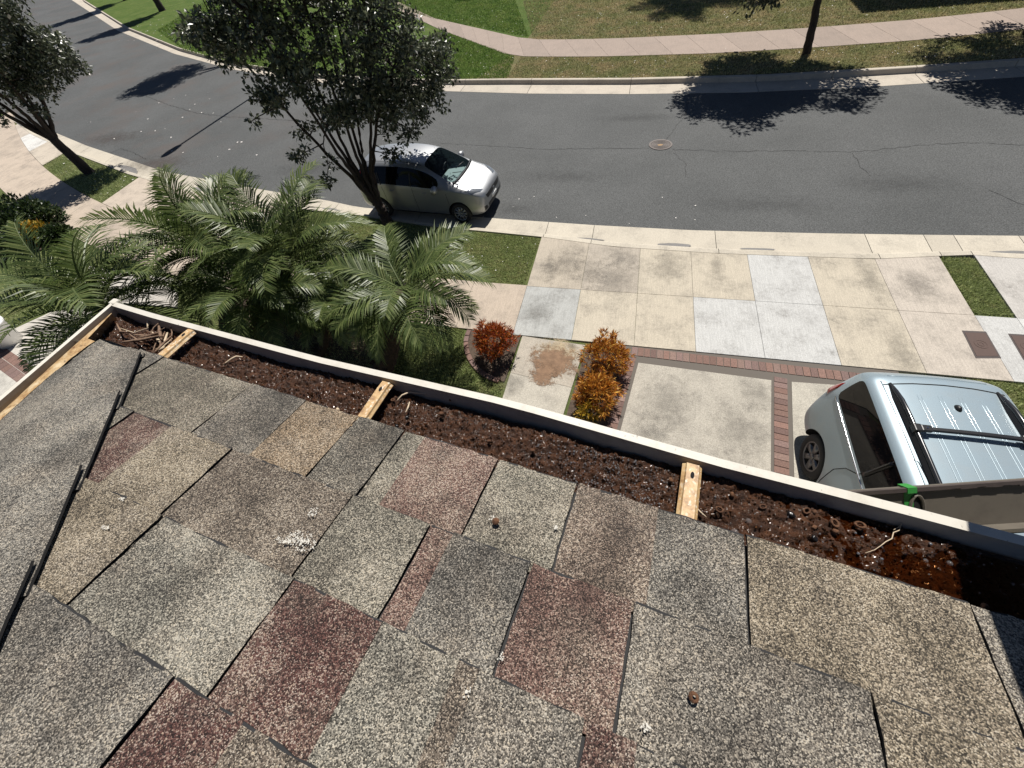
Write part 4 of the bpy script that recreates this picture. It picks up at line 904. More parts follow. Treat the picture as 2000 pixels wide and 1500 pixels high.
# far kerb trees on the right: trunks in view, crowns above the frame
def simple_tree(base, label, crown, zc, seed, h0=2.3, n_cl=240, lean=(0, 0), group='street trees', leaf=.15, r0=.13, rz=.95):
    b = Vector(base); t0 = b+Vector((lean[0]*.3, lean[1]*.3, h0)); st = [([b+Vector((0, 0, -.15)), b+Vector((lean[0]*.1, lean[1]*.1, .8)), t0], r0*1.25, r0*.8)]
    r_ = random.Random(seed); blobs = []
    for i in range(7):
        q = i*.9; e = b+Vector((lean[0]+crown*.6*math.cos(q), lean[1]+crown*.6*math.sin(q), zc+r_.uniform(-.3, .6))); st.append(([t0, t0.lerp(e, .5)+Vector((0, 0, .25)), e], r0*.5, .02))
    for i in range(9):
        q = r_.uniform(0, 6.28); f = r_.uniform(.2, .62); blobs.append((b.x+lean[0]+crown*f*math.cos(q), b.y+lean[1]+crown*f*math.sin(q), zc+r_.uniform(-.8, .9)*rz, crown*r_.uniform(.38, .52), .8*rz))
    return make_tree('street_tree', b, label, 'tree', group, st, blobs, n_cl, 58, leaf, .36, seed=seed)
simple_tree((6.23, 20.68, .05), 'straight dark trunk between far kerb and pink walk, its crown above the frame', 3.35, 4.8, 11, 2.2, 640, rz=1.6, lean=(-1.75, .1))
simple_tree((13.2, 21.35, .05), 'tree at the right edge of the far verge throwing a wide shadow on the road', 3.7, 4.7, 12, 2.2, 560, rz=1.5, lean=(-1.3, .2))
simple_tree((-23.3, 28.2, .05), 'tree behind the middle street tree whose shadow lies across the bend of the road', 2.6, 7.4, 13, 4.6, 300, lean=(-4.9, -.4))
simple_tree((-46.9, 43.6, .05), 'slim tree on the far lawn at the top left with its trunk base in view', 2.2, 9.0, 14, 3.2, 240, leaf=.25, r0=.3, rz=4.2)
dv = at(165, 30, .05)-at(225, 60, .05)
simple_tree(Vector((-46.9, 43.6, .05))+dv, 'slim tree beyond the far lawn out of frame throwing the upper left shadow band', 2.2, 9.0, 15, 3.2, 240, leaf=.25, r0=.3, rz=4.2)
simple_tree((-12.2, 40.0, .05), 'bushy tree beyond the far pink walk shading the top of the lawn', 3.0, 4.2, 16, 2.0, 200, leaf=.2)

# ------------------------------------------------------------------ palms
def frond_mesh(L, elev, droop, pairs, ll, seed, dead=False, twist=0.0):
    r_ = random.Random(seed); P = []; a = elev; p = Vector((0, 0, 0)); N_ = 22
    for i in range(N_+1):
        P.append(p.copy()); f = i/N_; a2 = a - droop*(f**1.35); p = p + Vector((math.cos(a2), 0, math.sin(a2)))*(L/N_)
    g = G(); g.tube(P, [.011*(1-.85*i/N_)+.0015 for i in range(N_+1)], 4, 0, False)
    for k in range(pairs):
        f = .14+.86*(k/(pairs-1))**.95; x = f*N_; i = min(int(x), N_-1); q = P[i].lerp(P[i+1], x-i); t = (P[i+1]-P[i]).normalized()
        up = Vector((-t.z, 0, t.x)); 
        prof = math.sin(min(1, (f-.06)/.30)*math.pi/2)*(1-.62*max(0, (f-.55)/.45)**1.4)
        for sgn in (-1, 1):
            l_ = ll*prof*r_.uniform(.85, 1.12); fw_ = .55+.55*f+r_.uniform(-.12, .12); v_ = .42+r_.uniform(-.2, .15)-twist*sgn
            d = (Vector((0, sgn, 0))+t*fw_+up*v_*.75).normalized(); d2 = (d + Vector((0, 0, -.30-.25*r_.random()))).normalized()
            wdt = .0048+.0034*prof; sd_ = (t - d*t.dot(d)).normalized()*wdt
            a0 = q; a1 = q+d*l_*.55; a2 = a1+d2*l_*.45
            n0 = len(g.v); g.add([a0-sd_*.6, a0+sd_*.6, a1+sd_, a1-sd_, a2], [(0, 1, 2, 3), (3, 2, 4)], 1)
    me = bpy.data.meshes.new('frond'); me.from_pydata([tuple(v) for v in g.v], [], g.f); 
    for m in ((PBARK if dead else GRST), (DEADF if dead else FROND)): me.materials.append(m)
    me.polygons.foreach_set('material_index', g.m); me.update(); return me
GRST = simple('green petiole', (.10, .13, .045), .5)
FM = []
for i, (el, dr) in enumerate(((1.45,.75),(1.30,1.0),(1.15,1.2),(1.0,1.35),(.85,1.45),(.65,1.5),(.45,1.5),(.25,1.45),(.05,1.3),(-.2,1.1))):
    for j in range(2): FM.append((el, frond_mesh(1.0, el, dr*random.uniform(.75, 1.1), 44, .32, i*7+j, twist=random.uniform(-.2, .2))))
FD = [frond_mesh(.9, -.5, .9, 26, .2, 99, True), frond_mesh(.8, -.8, .6, 22, .18, 98, True)]
def palm(base, head, size, n_f, label, tr=.085, dead=5, seed=1, lo=-.25, skew=None, hi=1.35):
    t = thing('palm', base, label, 'palm', 'feathery palms below the eave'); r_ = random.Random(seed); b, h = Vector(base), Vector(head); g = G()
    N_ = 26; vs = []; P = [b.lerp(h, i/N_)+Vector((.05*math.sin(i*.25), .04*math.cos(i*.2), 0))*math.sin(math.pi*i/N_) for i in range(N_+1)]
    g.tube(P, [tr*(1.15+.18*(i % 2)+.55*max(0, i/N_-.75)) for i in range(N_+1)], 10)
    for i in range(int(60*(h-b).length)):                         # old leaf bases
        f = r_.uniform(.1, 1); q = r_.uniform(0, 6.28); o_ = b.lerp(h, f); d = Vector((math.cos(q), math.sin(q), .9)); a = o_+Vector((math.cos(q), math.sin(q), 0))*tr; e = a+d*.085
        sd_ = Vector((-math.sin(q), math.cos(q), 0))*.022; g.add([a-sd_, a+sd_, e+sd_*.6, e-sd_*.6], [(0, 1, 2, 3)])
    g.build('trunk', PBARK, t)
    for i in range(n_f):
        f = i/(n_f-1); el = hi-(hi-lo)*f**.8; best = sorted(FM, key=lambda m: abs(m[0]-el))[:3]; me = r_.choice(best)[1]
        az = i*2.39996+r_.uniform(-.25, .25); sc = size*(.82+.18*math.sin(math.pi*min(1, .25+f)))*r_.uniform(.88, 1.08)
        if skew: sc *= 1+skew[1]*math.cos(az-skew[0])
        o = bpy.data.objects.new('frond', me); COL.objects.link(o); o.parent = t
        o.matrix_basis = Matrix.Translation(h-b+Vector((0, 0, -.12*f))) @ Matrix.Rotation(az, 4, 'Z') @ Matrix.Rotation(r_.uniform(-.35, .35), 4, 'X') @ Matrix.Scale(sc, 4)
    for i in range(dead):
        o = bpy.data.objects.new('dead_frond', r_.choice(FD)); COL.objects.link(o); o.parent = t; o['label'] = 'dry brown drooping frond'
        o.matrix_basis = Matrix.Translation(h-b+Vector((0, 0, -.15))) @ Matrix.Rotation(r_.uniform(0, 6.28), 4, 'Z') @ Matrix.Scale(size*.75, 4)
    return t
def palm_at(bpx, hpx, hz, *a, **k): palm(at(*bpx, 0), at(*hpx, hz), *a, **k)
palm_at((738,745), (790,568), 1.7, 1.55, 29, 'rightmost feathery palm with a thick dark trunk on the lawn by the orange bushes', .16, 3, 1, lo=.12, hi=.95)
palm_at((440,640), (415,490), 2.1, 1.75, 38, 'tall feathery palm at the back of the clump against the side walkway', .10, 3, 2)
palm_at((520,640), (565,500), 2.0, 1.7, 36, 'feathery palm in the middle of the clump with fronds over the kerb lawn', .10, 4, 3)
palm_at((520,700), (505,580), 1.8, 1.35, 28, 'front palm of the clump just above the gutter with brown dead fronds', .11, 9, 4, lo=-.45)
palm_at((250,640), (190,600), 2.3, 1.75, 32, 'leftmost feathery palm beside the gutter corner', .08, 2, 5, lo=-.3)
palm_at((620,700), (655,590), 1.4, 1.1, 24, 'low shaded palm between the front palm and the thick trunked one', .08, 5, 6, lo=-.2)
# palm across the road, out of frame, whose shadow fringes the dry lawn
pb = Vector((2.8, 33.8, .05)); palm(pb, pb+Vector((-.3, 0, 6.2)), 3.6, 34, 'tall palm beyond the far walk whose frond shadow fringes the dry lawn', .17, 0, 9, lo=-.2)
for o in [x for x in bpy.data.objects if x.get('label', '').startswith('tall palm beyond')]: o['group'] = 'palms across the road'

# ------------------------------------------------------------------ bushes
def spiky_bush(c, r0, h, mat, label, seed, n_r=230, leafl=.085, name='croton_bush', grp='orange bushes by the drive'):
    t = thing(name, c, label, 'bush', grp); r_ = np.random.default_rng(seed); C = []; D = []
    for i in range(n_r):
        d = r_.normal(size=3); d[2] = abs(d[2])*1.1-.25; d /= np.linalg.norm(d); f = r_.uniform(.35, 1.0)**.7; o_ = np.array(c)+np.array([0, 0, h*.45])+d*np.array([r0, r0, h*.55])*f*(1+.26*math.sin(4*d[0]+seed)*math.cos(3.3*d[1]+2*seed)+.1*math.sin(9*d[2]))
        k = 13; dd = r_.normal(size=(k, 3))*.75+d*.9+np.array([0, 0, .25]); dd /= np.linalg.norm(dd, axis=1, keepdims=True); C.append(np.repeat(o_[None], k, 0)); D.append(dd)
    C = np.concatenate(C); D = np.concatenate(D); nr = r_.normal(size=C.shape); nr -= D*(nr*D).sum(1, keepdims=True); nr /= np.linalg.norm(nr, axis=1, keepdims=True)
    L = leafl*(.45+1.1*r_.random(len(C))**1.5); leaf_mesh('foliage', C, D, nr, L, L*.075, mat, t)
    g = G()
    for i in range(14):
        q = r_.uniform(0, 6.28); e = Vector(c)+Vector((math.cos(q)*r0*.6, math.sin(q)*r0*.6, h*.6)); g.tube([Vector(c)+Vector((0, 0, -.05)), Vector(c).lerp(e, .5), e], [.014, .01, .005], 5)
    g.build('stems', BARK, t); return t
spiky_bush(at(967,685,.12)*1.0-Vector((0,0,.12)), .38, .78, CROTR, 'round red-orange spiky bush in the brick edged bed left of the path', 1, 460)
spiky_bush(at(1182,712,.15)-Vector((0,0,.15)), .39, .74, CROT, 'orange spiky bush at the pavement end of the bed by the drive', 2, 460)
spiky_bush(at(1163,775,.2)-Vector((0,0,.2)), .36, .66, CROT, 'yellow-orange spiky bush nearest the gutter in the bed by the drive', 3, 420)
spiky_bush(at(1150,812,.1)-Vector((0,0,.1)), .2, .42, YELL, 'small yellow-green sprout of leaves peeping over the gutter below the orange bushes', 4, 60, .09, 'croton_sprout')
def leafy_shrub(c, r0, h, mat, label, seed, leafl=.13, n_=1500, name='garden_shrub'):
    t = thing(name, c, label, 'shrub', 'shrubs in the bed at the left'); r_ = np.random.default_rng(seed)
    d = r_.normal(size=(n_, 3)); d /= np.linalg.norm(d, axis=1, keepdims=True); d[:, 2] = np.abs(d[:, 2]); f = r_.random((n_, 1))**.4
    C = np.array(c)+d*f*np.array([r0, r0, h]); D = d*.6+r_.normal(size=(n_, 3))*.5+np.array([0, 0, .25]); D /= np.linalg.norm(D, axis=1, keepdims=True); nr = r_.normal(size=(n_, 3))*.5+np.array([0, 0, 1.]); nr -= D*(nr*D).sum(1, keepdims=True); nr /= np.linalg.norm(nr, axis=1, keepdims=True)
    L = leafl*(.6+.8*r_.random(n_)); leaf_mesh('foliage', C, D, nr, L, L*.25, mat, t)
    g = G()
    for i in range(7):
        q = r_.uniform(0, 6.28); e = Vector(c)+Vector((math.cos(q)*r0*.6, math.sin(q)*r0*.6, h*.7)); g.tube([Vector(c)+Vector((0, 0, -.05)), e], [.018, .006], 5)
    g.build('stems', BARK, t)
for px, r0, h, m, lab, sd_ in (((20,415), .9, 1.0, SHRUB, 'dark broad shrub at the back corner of the left bed', 1), ((75,415), .55, .9, SHRUB, 'upright dark shrub by the shaded walk in the left bed', 2), ((60,455), .6, .55, YELL, 'yellow-orange leaved shrub in the middle of the left bed', 3), ((25,470), .8, .7, SHRUB, 'green shrub below the yellow one in the left bed', 4), ((105,455), .45, .4, SHRUB, 'low shrub at the pointed right end of the left bed', 5), ((0,440), .8, .9, SHRUB, 'green shrub at the left frame edge of the bed', 6)):
    leafy_shrub(at(*px, h*.5)-Vector((0, 0, h*.5)), r0, h, m, lab, sd_)

# ------------------------------------------------------------------ street lamp, far house, pot, board, added shade panel
lpb = Vector((-18.9, 22.6, .05)); lamp = thing('street_lamp', lpb, 'grey street lamp behind the middle street tree with an arm over the road', 'street lamp')
g = G(); g.tube([lpb, lpb+Vector((0, 0, 8))], [.10, .06], 12); g.build('pole', GALV, lamp, True)
a0 = lpb+Vector((0, 0, 7.9)); a1 = lpb+Vector((-.1, -3.3, 8.25)); g = G(); g.tube([a0, a0.lerp(a1, .5)+Vector((0, 0, .12)), a1], [.085, .075, .07], 8); g.build('arm', GALV, lamp, True)
g = G(); g.lathe([(0, -.62), (.15, -.5), (.23, 0), (.17, .45), (0, .6)], Matrix.Translation(a1+Vector((0, -.3, 0))) @ Matrix.Rotation(R(90), 4, 'X') @ Matrix.Scale(.6, 4, (0, 1, 0)), 14); g.build('luminaire', GALV, lamp, True)
hb = Vector((9.15, 27.95, .05)); fh = thing('far_house', hb, 'house across the road beyond the frame whose eave shades the dry lawn', 'house')
g = G(); g.box((hb.x+7.8, hb.y+4.8, 2.3), (7, 4.2, 2.3)); g.build('wall', STUC, fh, color=(.55, .5, .42))
g = G(); x0, x1, y0, y1, ze = hb.x, hb.x+15.6, hb.y, hb.y+9.6, 4.75
g.add([(x0,y0,ze),(x1,y0,ze),(x1,y1,ze),(x0,y1,ze),(x0+4,y0+4.8,ze+2),(x1-4,y0+4.8,ze+2),(x0,y0,ze-.2),(x1,y0,ze-.2),(x1,y1,ze-.2),(x0,y1,ze-.2)], [(0,1,5,4),(1,2,5),(2,3,4,5),(3,0,4),(6,7,1,0),(7,8,2,1),(8,9,3,2),(9,6,0,3),(9,8,7,6)])
g.build('roof', SHING, fh, color=(.12, .11, .10))
pc = at(-4, 652, .3); pc.z = .004; pot = thing('planter_pot', pc, 'white round planter at the left frame edge beside the palm fronds', 'planter')
g = G(); g.lathe([(0, 0), (.26, 0), (.34, .50), (.37, .52), (.37, .58), (.33, .58), (.31, .52), (0, .5)], Matrix.Translation(pc), 32); g.build('pot', WHIT, pot, True)
G().lathe([(0, .535), (.31, .53)], Matrix.Translation(pc), 20).build('soil_fill', SOIL, pot)
# board with green tape just beyond the gutter
bt = thing('trim_board', at(1850, 985, ZE-.35), 'long soiled metal channel with a band of green tape beyond the gutter at the lower right', 'metal channel')
zt, zb = ZE-.30, ZE-.36
A0, A1 = at(1600, 965, zt), at(2000, 938, zt); A2 = A0+(A1-A0)*2.4; bd = (A1-A0).normalized(); B0 = at(1600, 1055, zb); 
dn = (at(1860, 1022, zb)-at(1860, 947, zt)); dn = dn - bd*dn.dot(bd); 
def bp(s_, q, h=0.0):
    n_ = bd.cross(dn).normalized(); n_ = n_ if n_.z > 0 else -n_
    return A0+bd*s_+dn*q+n_*h
LN_ = (A2-A0).length
def bslab(g, s0, s1, q0, q1, h0, h1, m=0):
    vs = [bp(s_, q, h) for s_ in (s0, s1) for q in (q0, q1) for h in (h0, h1)]; g.add(vs, [(0, 1, 3, 2), (4, 6, 7, 5), (0, 4, 5, 1), (2, 3, 7, 6), (0, 2, 6, 4), (1, 5, 7, 3)], m)
g = G(); bslab(g, 0, LN_, .0, 1.12, -.012, 0); g.build('web', TROU, bt)
g = G()
kk = 60
for i in range(kk):
    s0, s1 = LN_*i/kk, LN_*(i+1)/kk; e0 = .07+.02*math.sin(i*1.9)*(i > 14); bslab(g, s0, s1, -.03, e0, .0005, .008)
g.build('upper_rim', TRIM, bt)
g = G(); bslab(g, 0, LN_, 1.08, 1.17, .0005, .025); bslab(g, 0, LN_, 1.21, 1.24, -.012, .018); g.build('lower_rim', TROU, bt)
s_t = (at(1766, 955, zt)-A0).dot(bd); s_u = (at(1785, 955, zt)-A0).dot(bd)
g = G(); bslab(g, s_t, s_u, -.05, .098, -.016, .0095); bslab(g, s_t, s_u, .0985, 1.1, -.014, .0015); g.build('tape_band', TAPE, bt)
s_o = (at(1797, 965, zt)-A0).dot(bd)
def oval(r1, r2, q0, q1): 
    pts = []
    for i in range(24):
        a = 2*math.pi*i/24; pts.append((r1*math.cos(a), (q0+q1)/2+(q1-q0)/2*math.sin(a)))
    return pts
ov = oval(.012, 0, .22, .92); g = G(); g.add([bp(s_o+x, q, .0012) for x, q in ov], [tuple(range(24))]); g.build('slot', BLACK, bt)
g = G(); g.tube([bp(s_o+x*1.25, .57+(q-.57)*1.08, .003) for x, q in ov+[ov[0]]], .0035, 6); g.build('slot_rim', TROU, bt)

# added panel on a mast, invented outside the frame to shade the lower right
sp_ = thing('added_shade_panel', gpt(1.05, .35, .085), 'invented panel on a mast, added beyond the right frame edge to shade the lower right shingles', 'shade panel')
pc_ = [gpt(.512, -.46, .47), gpt(1.15, -.46, .47), gpt(1.15, .25, .93), gpt(.452, .25, .93)]; pn_ = (pc_[1]-pc_[0]).cross(pc_[3]-pc_[0]).normalized()*.015
g = G(); g.add([p-pn_ for p in pc_]+[p+pn_ for p in pc_], [(3,2,1,0),(4,5,6,7),(0,1,5,4),(1,2,6,5),(2,3,7,6),(3,0,4,7)]); g.build('panel', PLAS, sp_)
g = G(); g.tube([gpt(1.05, .35, .05), gpt(1.05, .35, .80), gpt(1.03, .1, .82)], .022, 10); g.build('mast', GALV, sp_)

# ------------------------------------------------------------------ vehicles
def car_shell(stations, half, ring_m):
    """stations: (x, zb, wl, zbelt, wb, zt, wt); returns verts, faces, tag per face"""
    V = []; NR = 20
    for (x, zb, wl, zg, wb, zt, wt) in stations:
        dz = zt-zg
        hp = [(0, zb), (wl*.72, zb), (wl*.95, zb+.03), (wl, zb+.16), (wl*1.005, zb+.55*(zg-zb)), (wb, zg-.02), (wb-.012, zg+.10*dz), (wt+(wb-wt)*.22, zg+.82*dz), (wt*.93, zg+.965*dz), (wt*.55, zt), (0, zt+.012)]
        ring = hp + [(-y, z) for y, z in hp[-2:0:-1]]
        V += [Vector((x, y, z)) for y, z in ring]
    F = []; T = []
    n = len(stations)
    for i in range(n-1):
        for j in range(NR):
            F.append((i*NR+j, (i+1)*NR+j, (i+1)*NR+(j+1) % NR, i*NR+(j+1) % NR)); T.append((i, j if j < 10 else 19-j, 0 if j < 10 else 1))
    F.append(tuple(range(NR))); T.append((-1, 0, 0)); F.append(tuple(range((n-1)*NR, n*NR))[::-1]); T.append((-2, 0, 0))
    return V, F, T
def build_car(root, stations, mats, facemat, wheels, names, creases=()):
    V, F, T = car_shell(stations, None, None)
    me = bpy.data.meshes.new('cage'); me.from_pydata(V, [], F)
    for m in mats: me.materials.append(m)
    me.polygons.foreach_set('material_index', [facemat(*t) for t in T]); me.update()
    o = bpy.data.objects.new('cage', me); COL.objects.link(o)
    bmx = bmesh.new(); bmx.from_mesh(me); bmesh.ops.recalc_face_normals(bmx, faces=bmx.faces[:])
    cl = bmx.edges.layers.float.new('crease_edge')
    for e in bmx.edges:
        if len(e.link_faces) == 2 and e.link_faces[0].material_index != e.link_faces[1].material_index: e[cl] = .55
    bmx.to_mesh(me); bmx.free()
    ss = o.modifiers.new('s', 'SUBSURF'); ss.levels = ss.render_levels = 3
    cuts = []
    for (x, z, r_, hw) in wheels:
        for sg in (-1, 1):
            g = G(); g.lathe([(0, -.16), (r_, -.16), (r_, .3), (0, .3)], Matrix.Translation((x, sg*(hw-.08), z)) @ Matrix.Rotation(-sg*math.pi/2, 4, 'X'), 40)
            bm_ = bmesh.new(); m2 = bpy.data.meshes.new('cut'); m2.from_pydata(g.v, [], g.f); m2.update(); bm_.from_mesh(m2); bmesh.ops.remove_doubles(bm_, verts=bm_.verts[:], dist=1e-5); bmesh.ops.recalc_face_normals(bm_, faces=bm_.faces[:]); bm_.to_mesh(m2); bm_.free(); m2.materials.append(BLACK)
            c = bpy.data.objects.new('cut', m2); COL.objects.link(c); cuts.append(c); b = o.modifiers.new('b', 'BOOLEAN'); b.operation = 'DIFFERENCE'; b.object = c; b.solver = 'EXACT'; b.material_mode = 'TRANSFER'
    dg = bpy.context.evaluated_depsgraph_get(); dg.update(); ev = bpy.data.meshes.new_from_object(o.evaluated_get(dg))
    for c in cuts: bpy.data.objects.remove(c)
    bpy.data.objects.remove(o)
    bv = BVHTree.FromPolygons([v.co.copy() for v in ev.vertices], [tuple(p.vertices) for p in ev.polygons])
    # split by material into parts (connected pieces of glass are parts of their own)
    groups = {}
    for p in ev.polygons: groups.setdefault(ev.materials[p.material_index].name if ev.materials[p.material_index] else '', []).append(p)
    for mn, ps in groups.items():
        comps = []
        isglass = mn in (GLASS.name, TINT.name)
        if not isglass: comps = [ps]
        else:
            par = {}
            def find(a):
                while par.setdefault(a, a) != a: a = par[a]
                return a
            for p in ps:
                v0 = find(p.vertices[0])
                for v in p.vertices[1:]: par[find(v)] = find(p.vertices[0])
            cc = {}
            for p in ps: cc.setdefault(find(p.vertices[0]), []).append(p)
            comps = list(cc.values())
        for c in comps:
            ids = {}; vs = []; fs = []
            for p in c:
                q = []
                for v in p.vertices:
                    if v not in ids: ids[v] = len(vs); vs.append(ev.vertices[v].co.copy())
                    q.append(ids[v])
                fs.append(q)
            cen = sum(vs, Vector())/len(vs); nm = names(mn, cen)
            obj(nm, vs, fs, bpy.data.materials[mn], root, True, world=False)
    return bv
def onb(bv, p, d):               # hit the shell from p along d
    h = bv.ray_cast(Vector(p), Vector(d)); return h[0], h[1]
def seam(bv, root, pts, d, name='panel_gap', rad=.004, mat=None, off=.0):
    P = []
    for i in range(len(pts)-1):
        for k in range(6):
            q = Vector(pts[i]).lerp(Vector(pts[i+1]), k/6); h, n_ = onb(bv, q-Vector(d)*3, d)
            if h: P.append(h + n_*off)
    h, n_ = onb(bv, Vector(pts[-1])-Vector(d)*3, d)
    if h: P.append(h+n_*off)
    if len(P) > 2:
        g = G(); g.tube(P, rad, 5); return g.build(name, mat or BLACK, root, True, world=False)
def patch(bv, root, poly, d, name, mat, off=.006, nsub=6):
    """curved lens: polygon dropped on the shell along d, fanned from its centre"""
    P = []
    for i in range(len(poly)):
        a, b = Vector(poly[i]), Vector(poly[(i+1) % len(poly)])
        for k in range(nsub): P.append(a.lerp(b, k/nsub))
    c = sum(P, Vector())/len(P); rings = [1, .8, .5, .2]; vs = []; N_ = len(P)
    for f in rings:
        for p in P:
            q = c+(p-c)*f; h, n_ = onb(bv, q-Vector(d)*3, d); vs.append((h if h else q) + (n_ if h else -Vector(d))*(off if f < 1 else .001))
    fs = [(r_*N_+i, r_*N_+(i+1) % N_, (r_+1)*N_+(i+1) % N_, (r_+1)*N_+i) for r_ in range(3) for i in range(N_)] + [tuple(range(3*N_, 4*N_))]
    return obj(name, vs, fs, mat, root, True, world=False)
def wheel(root, x, y, r_, wd, spokes, rim, sg):
    w_ = G(); M_ = Matrix.Translation((x, y, r_)) @ Matrix.Rotation(-sg*math.pi/2, 4, 'X')
    prof = [(r_*.62, -wd*.5), (r_*.9, -wd*.5), (r_*.985, -wd*.36), (r_, -wd*.1), (r_, wd*.1), (r_*.985, wd*.36), (r_*.92, wd*.48), (r_*.70, wd*.5), (r_*.64, wd*.44)]
    w_.lathe(prof, M_, 36); o = w_.build('wheel', RUBB, root, True, world=False)
    def sub(g, nm, mat): 
        q = g.build(nm, mat, None, True); q.parent = o; return q
    g = G(); g.lathe([(0, wd*.18), (r_*.5, wd*.16), (r_*.6, wd*.40), (r_*.66, wd*.46), (r_*.62, wd*.40)], M_, 36); sub(g, 'rim', BLACK)
    g = G(); g.lathe([(r_*.60, wd*.41), (r_*.63, wd*.47), (r_*.67, wd*.46), (r_*.66, wd*.40)], M_, 36); g.lathe([(0, wd*.46), (r_*.13, wd*.45), (r_*.16, wd*.34)], M_, 20)
    for i in range(spokes):
        a = 2*math.pi*i/spokes; T = M_ @ Matrix.Rotation(a, 4, 'Z'); b = .085 if spokes < 7 else .05
        vs = [T @ Vector(p) for p in ((r_*.1, -r_*b, wd*.42), (r_*.1, r_*b, wd*.42), (r_*.63, r_*b*1.5, wd*.43), (r_*.63, -r_*b*1.5, wd*.43), (r_*.1, -r_*b*1.3, wd*.25), (r_*.1, r_*b*1.3, wd*.25), (r_*.63, r_*b*1.8, wd*.28), (r_*.63, -r_*b*1.8, wd*.28))]
        g.add(vs, [(0, 1, 2, 3), (0, 4, 5, 1), (1, 5, 6, 2), (2, 6, 7, 3), (3, 7, 4, 0)])
    sub(g, 'spokes', rim)
# ---- silver hatchback at the kerb
hx, hy = -5.44, 10.24
ha = math.atan2(yof(nearF, -4.2)-yof(nearF, -7.2), 3.0)
hat = thing('parked_car', (hx, hy, ZR), 'silver five-door hatchback parked at the kerb behind the street tree', 'car', None, ha)
stn = [(-1.98,.40,.60,.80,.60,.90,.50),(-1.93,.30,.74,.86,.72,1.08,.54),(-1.84,.25,.80,.92,.775,1.27,.55),(-1.66,.22,.83,.95,.80,1.43,.56),(-1.2,.19,.845,.95,.825,1.50,.575),(-.5,.18,.85,.93,.835,1.525,.59),(-.02,.18,.85,.915,.835,1.505,.59),(.30,.18,.85,.905,.835,1.44,.60),(.75,.18,.85,.90,.83,1.22,.64),(1.16,.18,.85,.895,.815,1.005,.70),(1.45,.19,.845,.86,.79,.93,.69),(1.72,.20,.81,.80,.735,.865,.62),(1.90,.23,.72,.72,.65,.79,.52),(1.99,.30,.58,.62,.52,.69,.42)]
def fm_h(i, j, side):
    if i < 0: return 0
    if j in (8, 9) and i in (7, 8): return 1
    if j in (8, 9) and i in (1, 2): return 2
    if j == 6 and 2 <= i <= 7: return 2
    return 0
def nm_h(mn, c):
    if mn == GLASS.name: return 'windscreen'
    if mn == TINT.name: return 'side_window' if abs(c.y) > .4 else 'rear_window'
    return 'wheel_arch' if mn == BLACK.name else 'body'
HW = [(1.26,.295,.345,.85),(-1.27,.295,.345,.85)]
bv = build_car(hat, stn, [SILV, GLASS, TINT], fm_h, HW, nm_h)
for x in (1.26, -1.27):
    for sg in (-1, 1): wheel(hat, x, sg*.745, .295, .19, 10, RIMS, sg)
for sg in (-1, 1):
    d = (0, -sg, 0)
    seam(bv, hat, [(.93,sg,.84),(.98,sg,.55),(.92,sg,.25),(.2,sg,.24),(-.02,sg,.24),(-.05,sg,.6),(-.08,sg,.95)], d); seam(bv, hat, [(-.05,sg,.24),(-.75,sg,.26),(-.98,sg,.48),(-1.02,sg,.8),(-1.05,sg,.95)], d)
    seam(bv, hat, [(-.1,sg,.98),(-.1,sg,1.12),(-.09,sg,1.3)], d, 'pillar_trim', .022, PLAS); seam(bv, hat, [(-1.05,sg,.98),(-1.08,sg,1.1),(-1.12,sg,1.25)], d, 'pillar_trim', .02, PLAS)
    seam(bv, hat, [(.62,sg,.95),(.60,sg,1.02),(.58,sg,1.1)], d, 'pillar_trim', .014, PLAS)
    patch(bv, hat, [(.2,sg,.80),(.0+.36,sg,.80),(.36,sg,.835),(.2,sg,.835)], d, 'door_handle', SILV, .022, 3); patch(bv, hat, [(-.82,sg,.82),(-.66,sg,.82),(-.66,sg,.855),(-.82,sg,.855)], d, 'door_handle', SILV, .022, 3)
    # mirror
    g = G(); g.lathe([(0, -.12), (.075, -.10), (.105, -.02), (.105, .06), (.07, .115), (0, .12)], Matrix.Translation((.70, sg*.97, 1.0)) @ Matrix.Rotation(R(90), 4, 'X') @ Matrix.Scale(.8, 4, (1, 0, 0)), 16); g.build('mirror', SILV, hat, True, world=False)
    g = G(); g.tube([(.66, sg*.82, .93), (.69, sg*.90, .95)], .028, 8); g.build('mirror_arm', PLAS, hat, True, world=False)
    patch(bv, hat, [(1.42,sg*.76,1.5),(1.60,sg*.60,1.5),(1.86,sg*.40,1.5),(1.84,sg*.56,1.5),(1.66,sg*.73,1.5)], (0, 0, -1), 'headlight', CLEAR, .012, 4)
    patch(bv, hat, [(-1.86,sg*.78,.80),(-1.80,sg*.80,1.12),(-1.66,sg*.80,1.30),(-1.74,sg*.76,.98)], (0, -sg, 0), 'taillight', REDL, .014, 4)
    patch(bv, hat, [(3,sg*.46,.34),(3,sg*.64,.32),(3,sg*.66,.46),(3,sg*.52,.44)], (-1, 0, 0), 'fog_recess', PLAS, .006, 3)
    seam(bv, hat, [(1.18,sg*.66,2),(1.5,sg*.63,2),(1.75,sg*.50,2)], (0, 0, -1), 'bonnet_gap', .004)
    seam(bv, hat, [(-1.5,sg*.50,2),(-.8,sg*.525,2),(-.1,sg*.53,2),(.25,sg*.535,2)], (0, 0, -1), 'roof_channel', .006, PLAS)
    g = G(); g.tube([(1.12, sg*.12+.1, 1.035), (1.02, sg*.30+.1, 1.10), (.98, sg*.12-.25+.1, 1.125)], .008, 6); g.build('wiper', PLAS, hat, True, world=False)
patch(bv, hat, [(3,-.50,.70),(3,.50,.70),(3,.42,.58),(3,-.42,.58)], (-1, 0, 0), 'grille', PLAS, .012, 6)
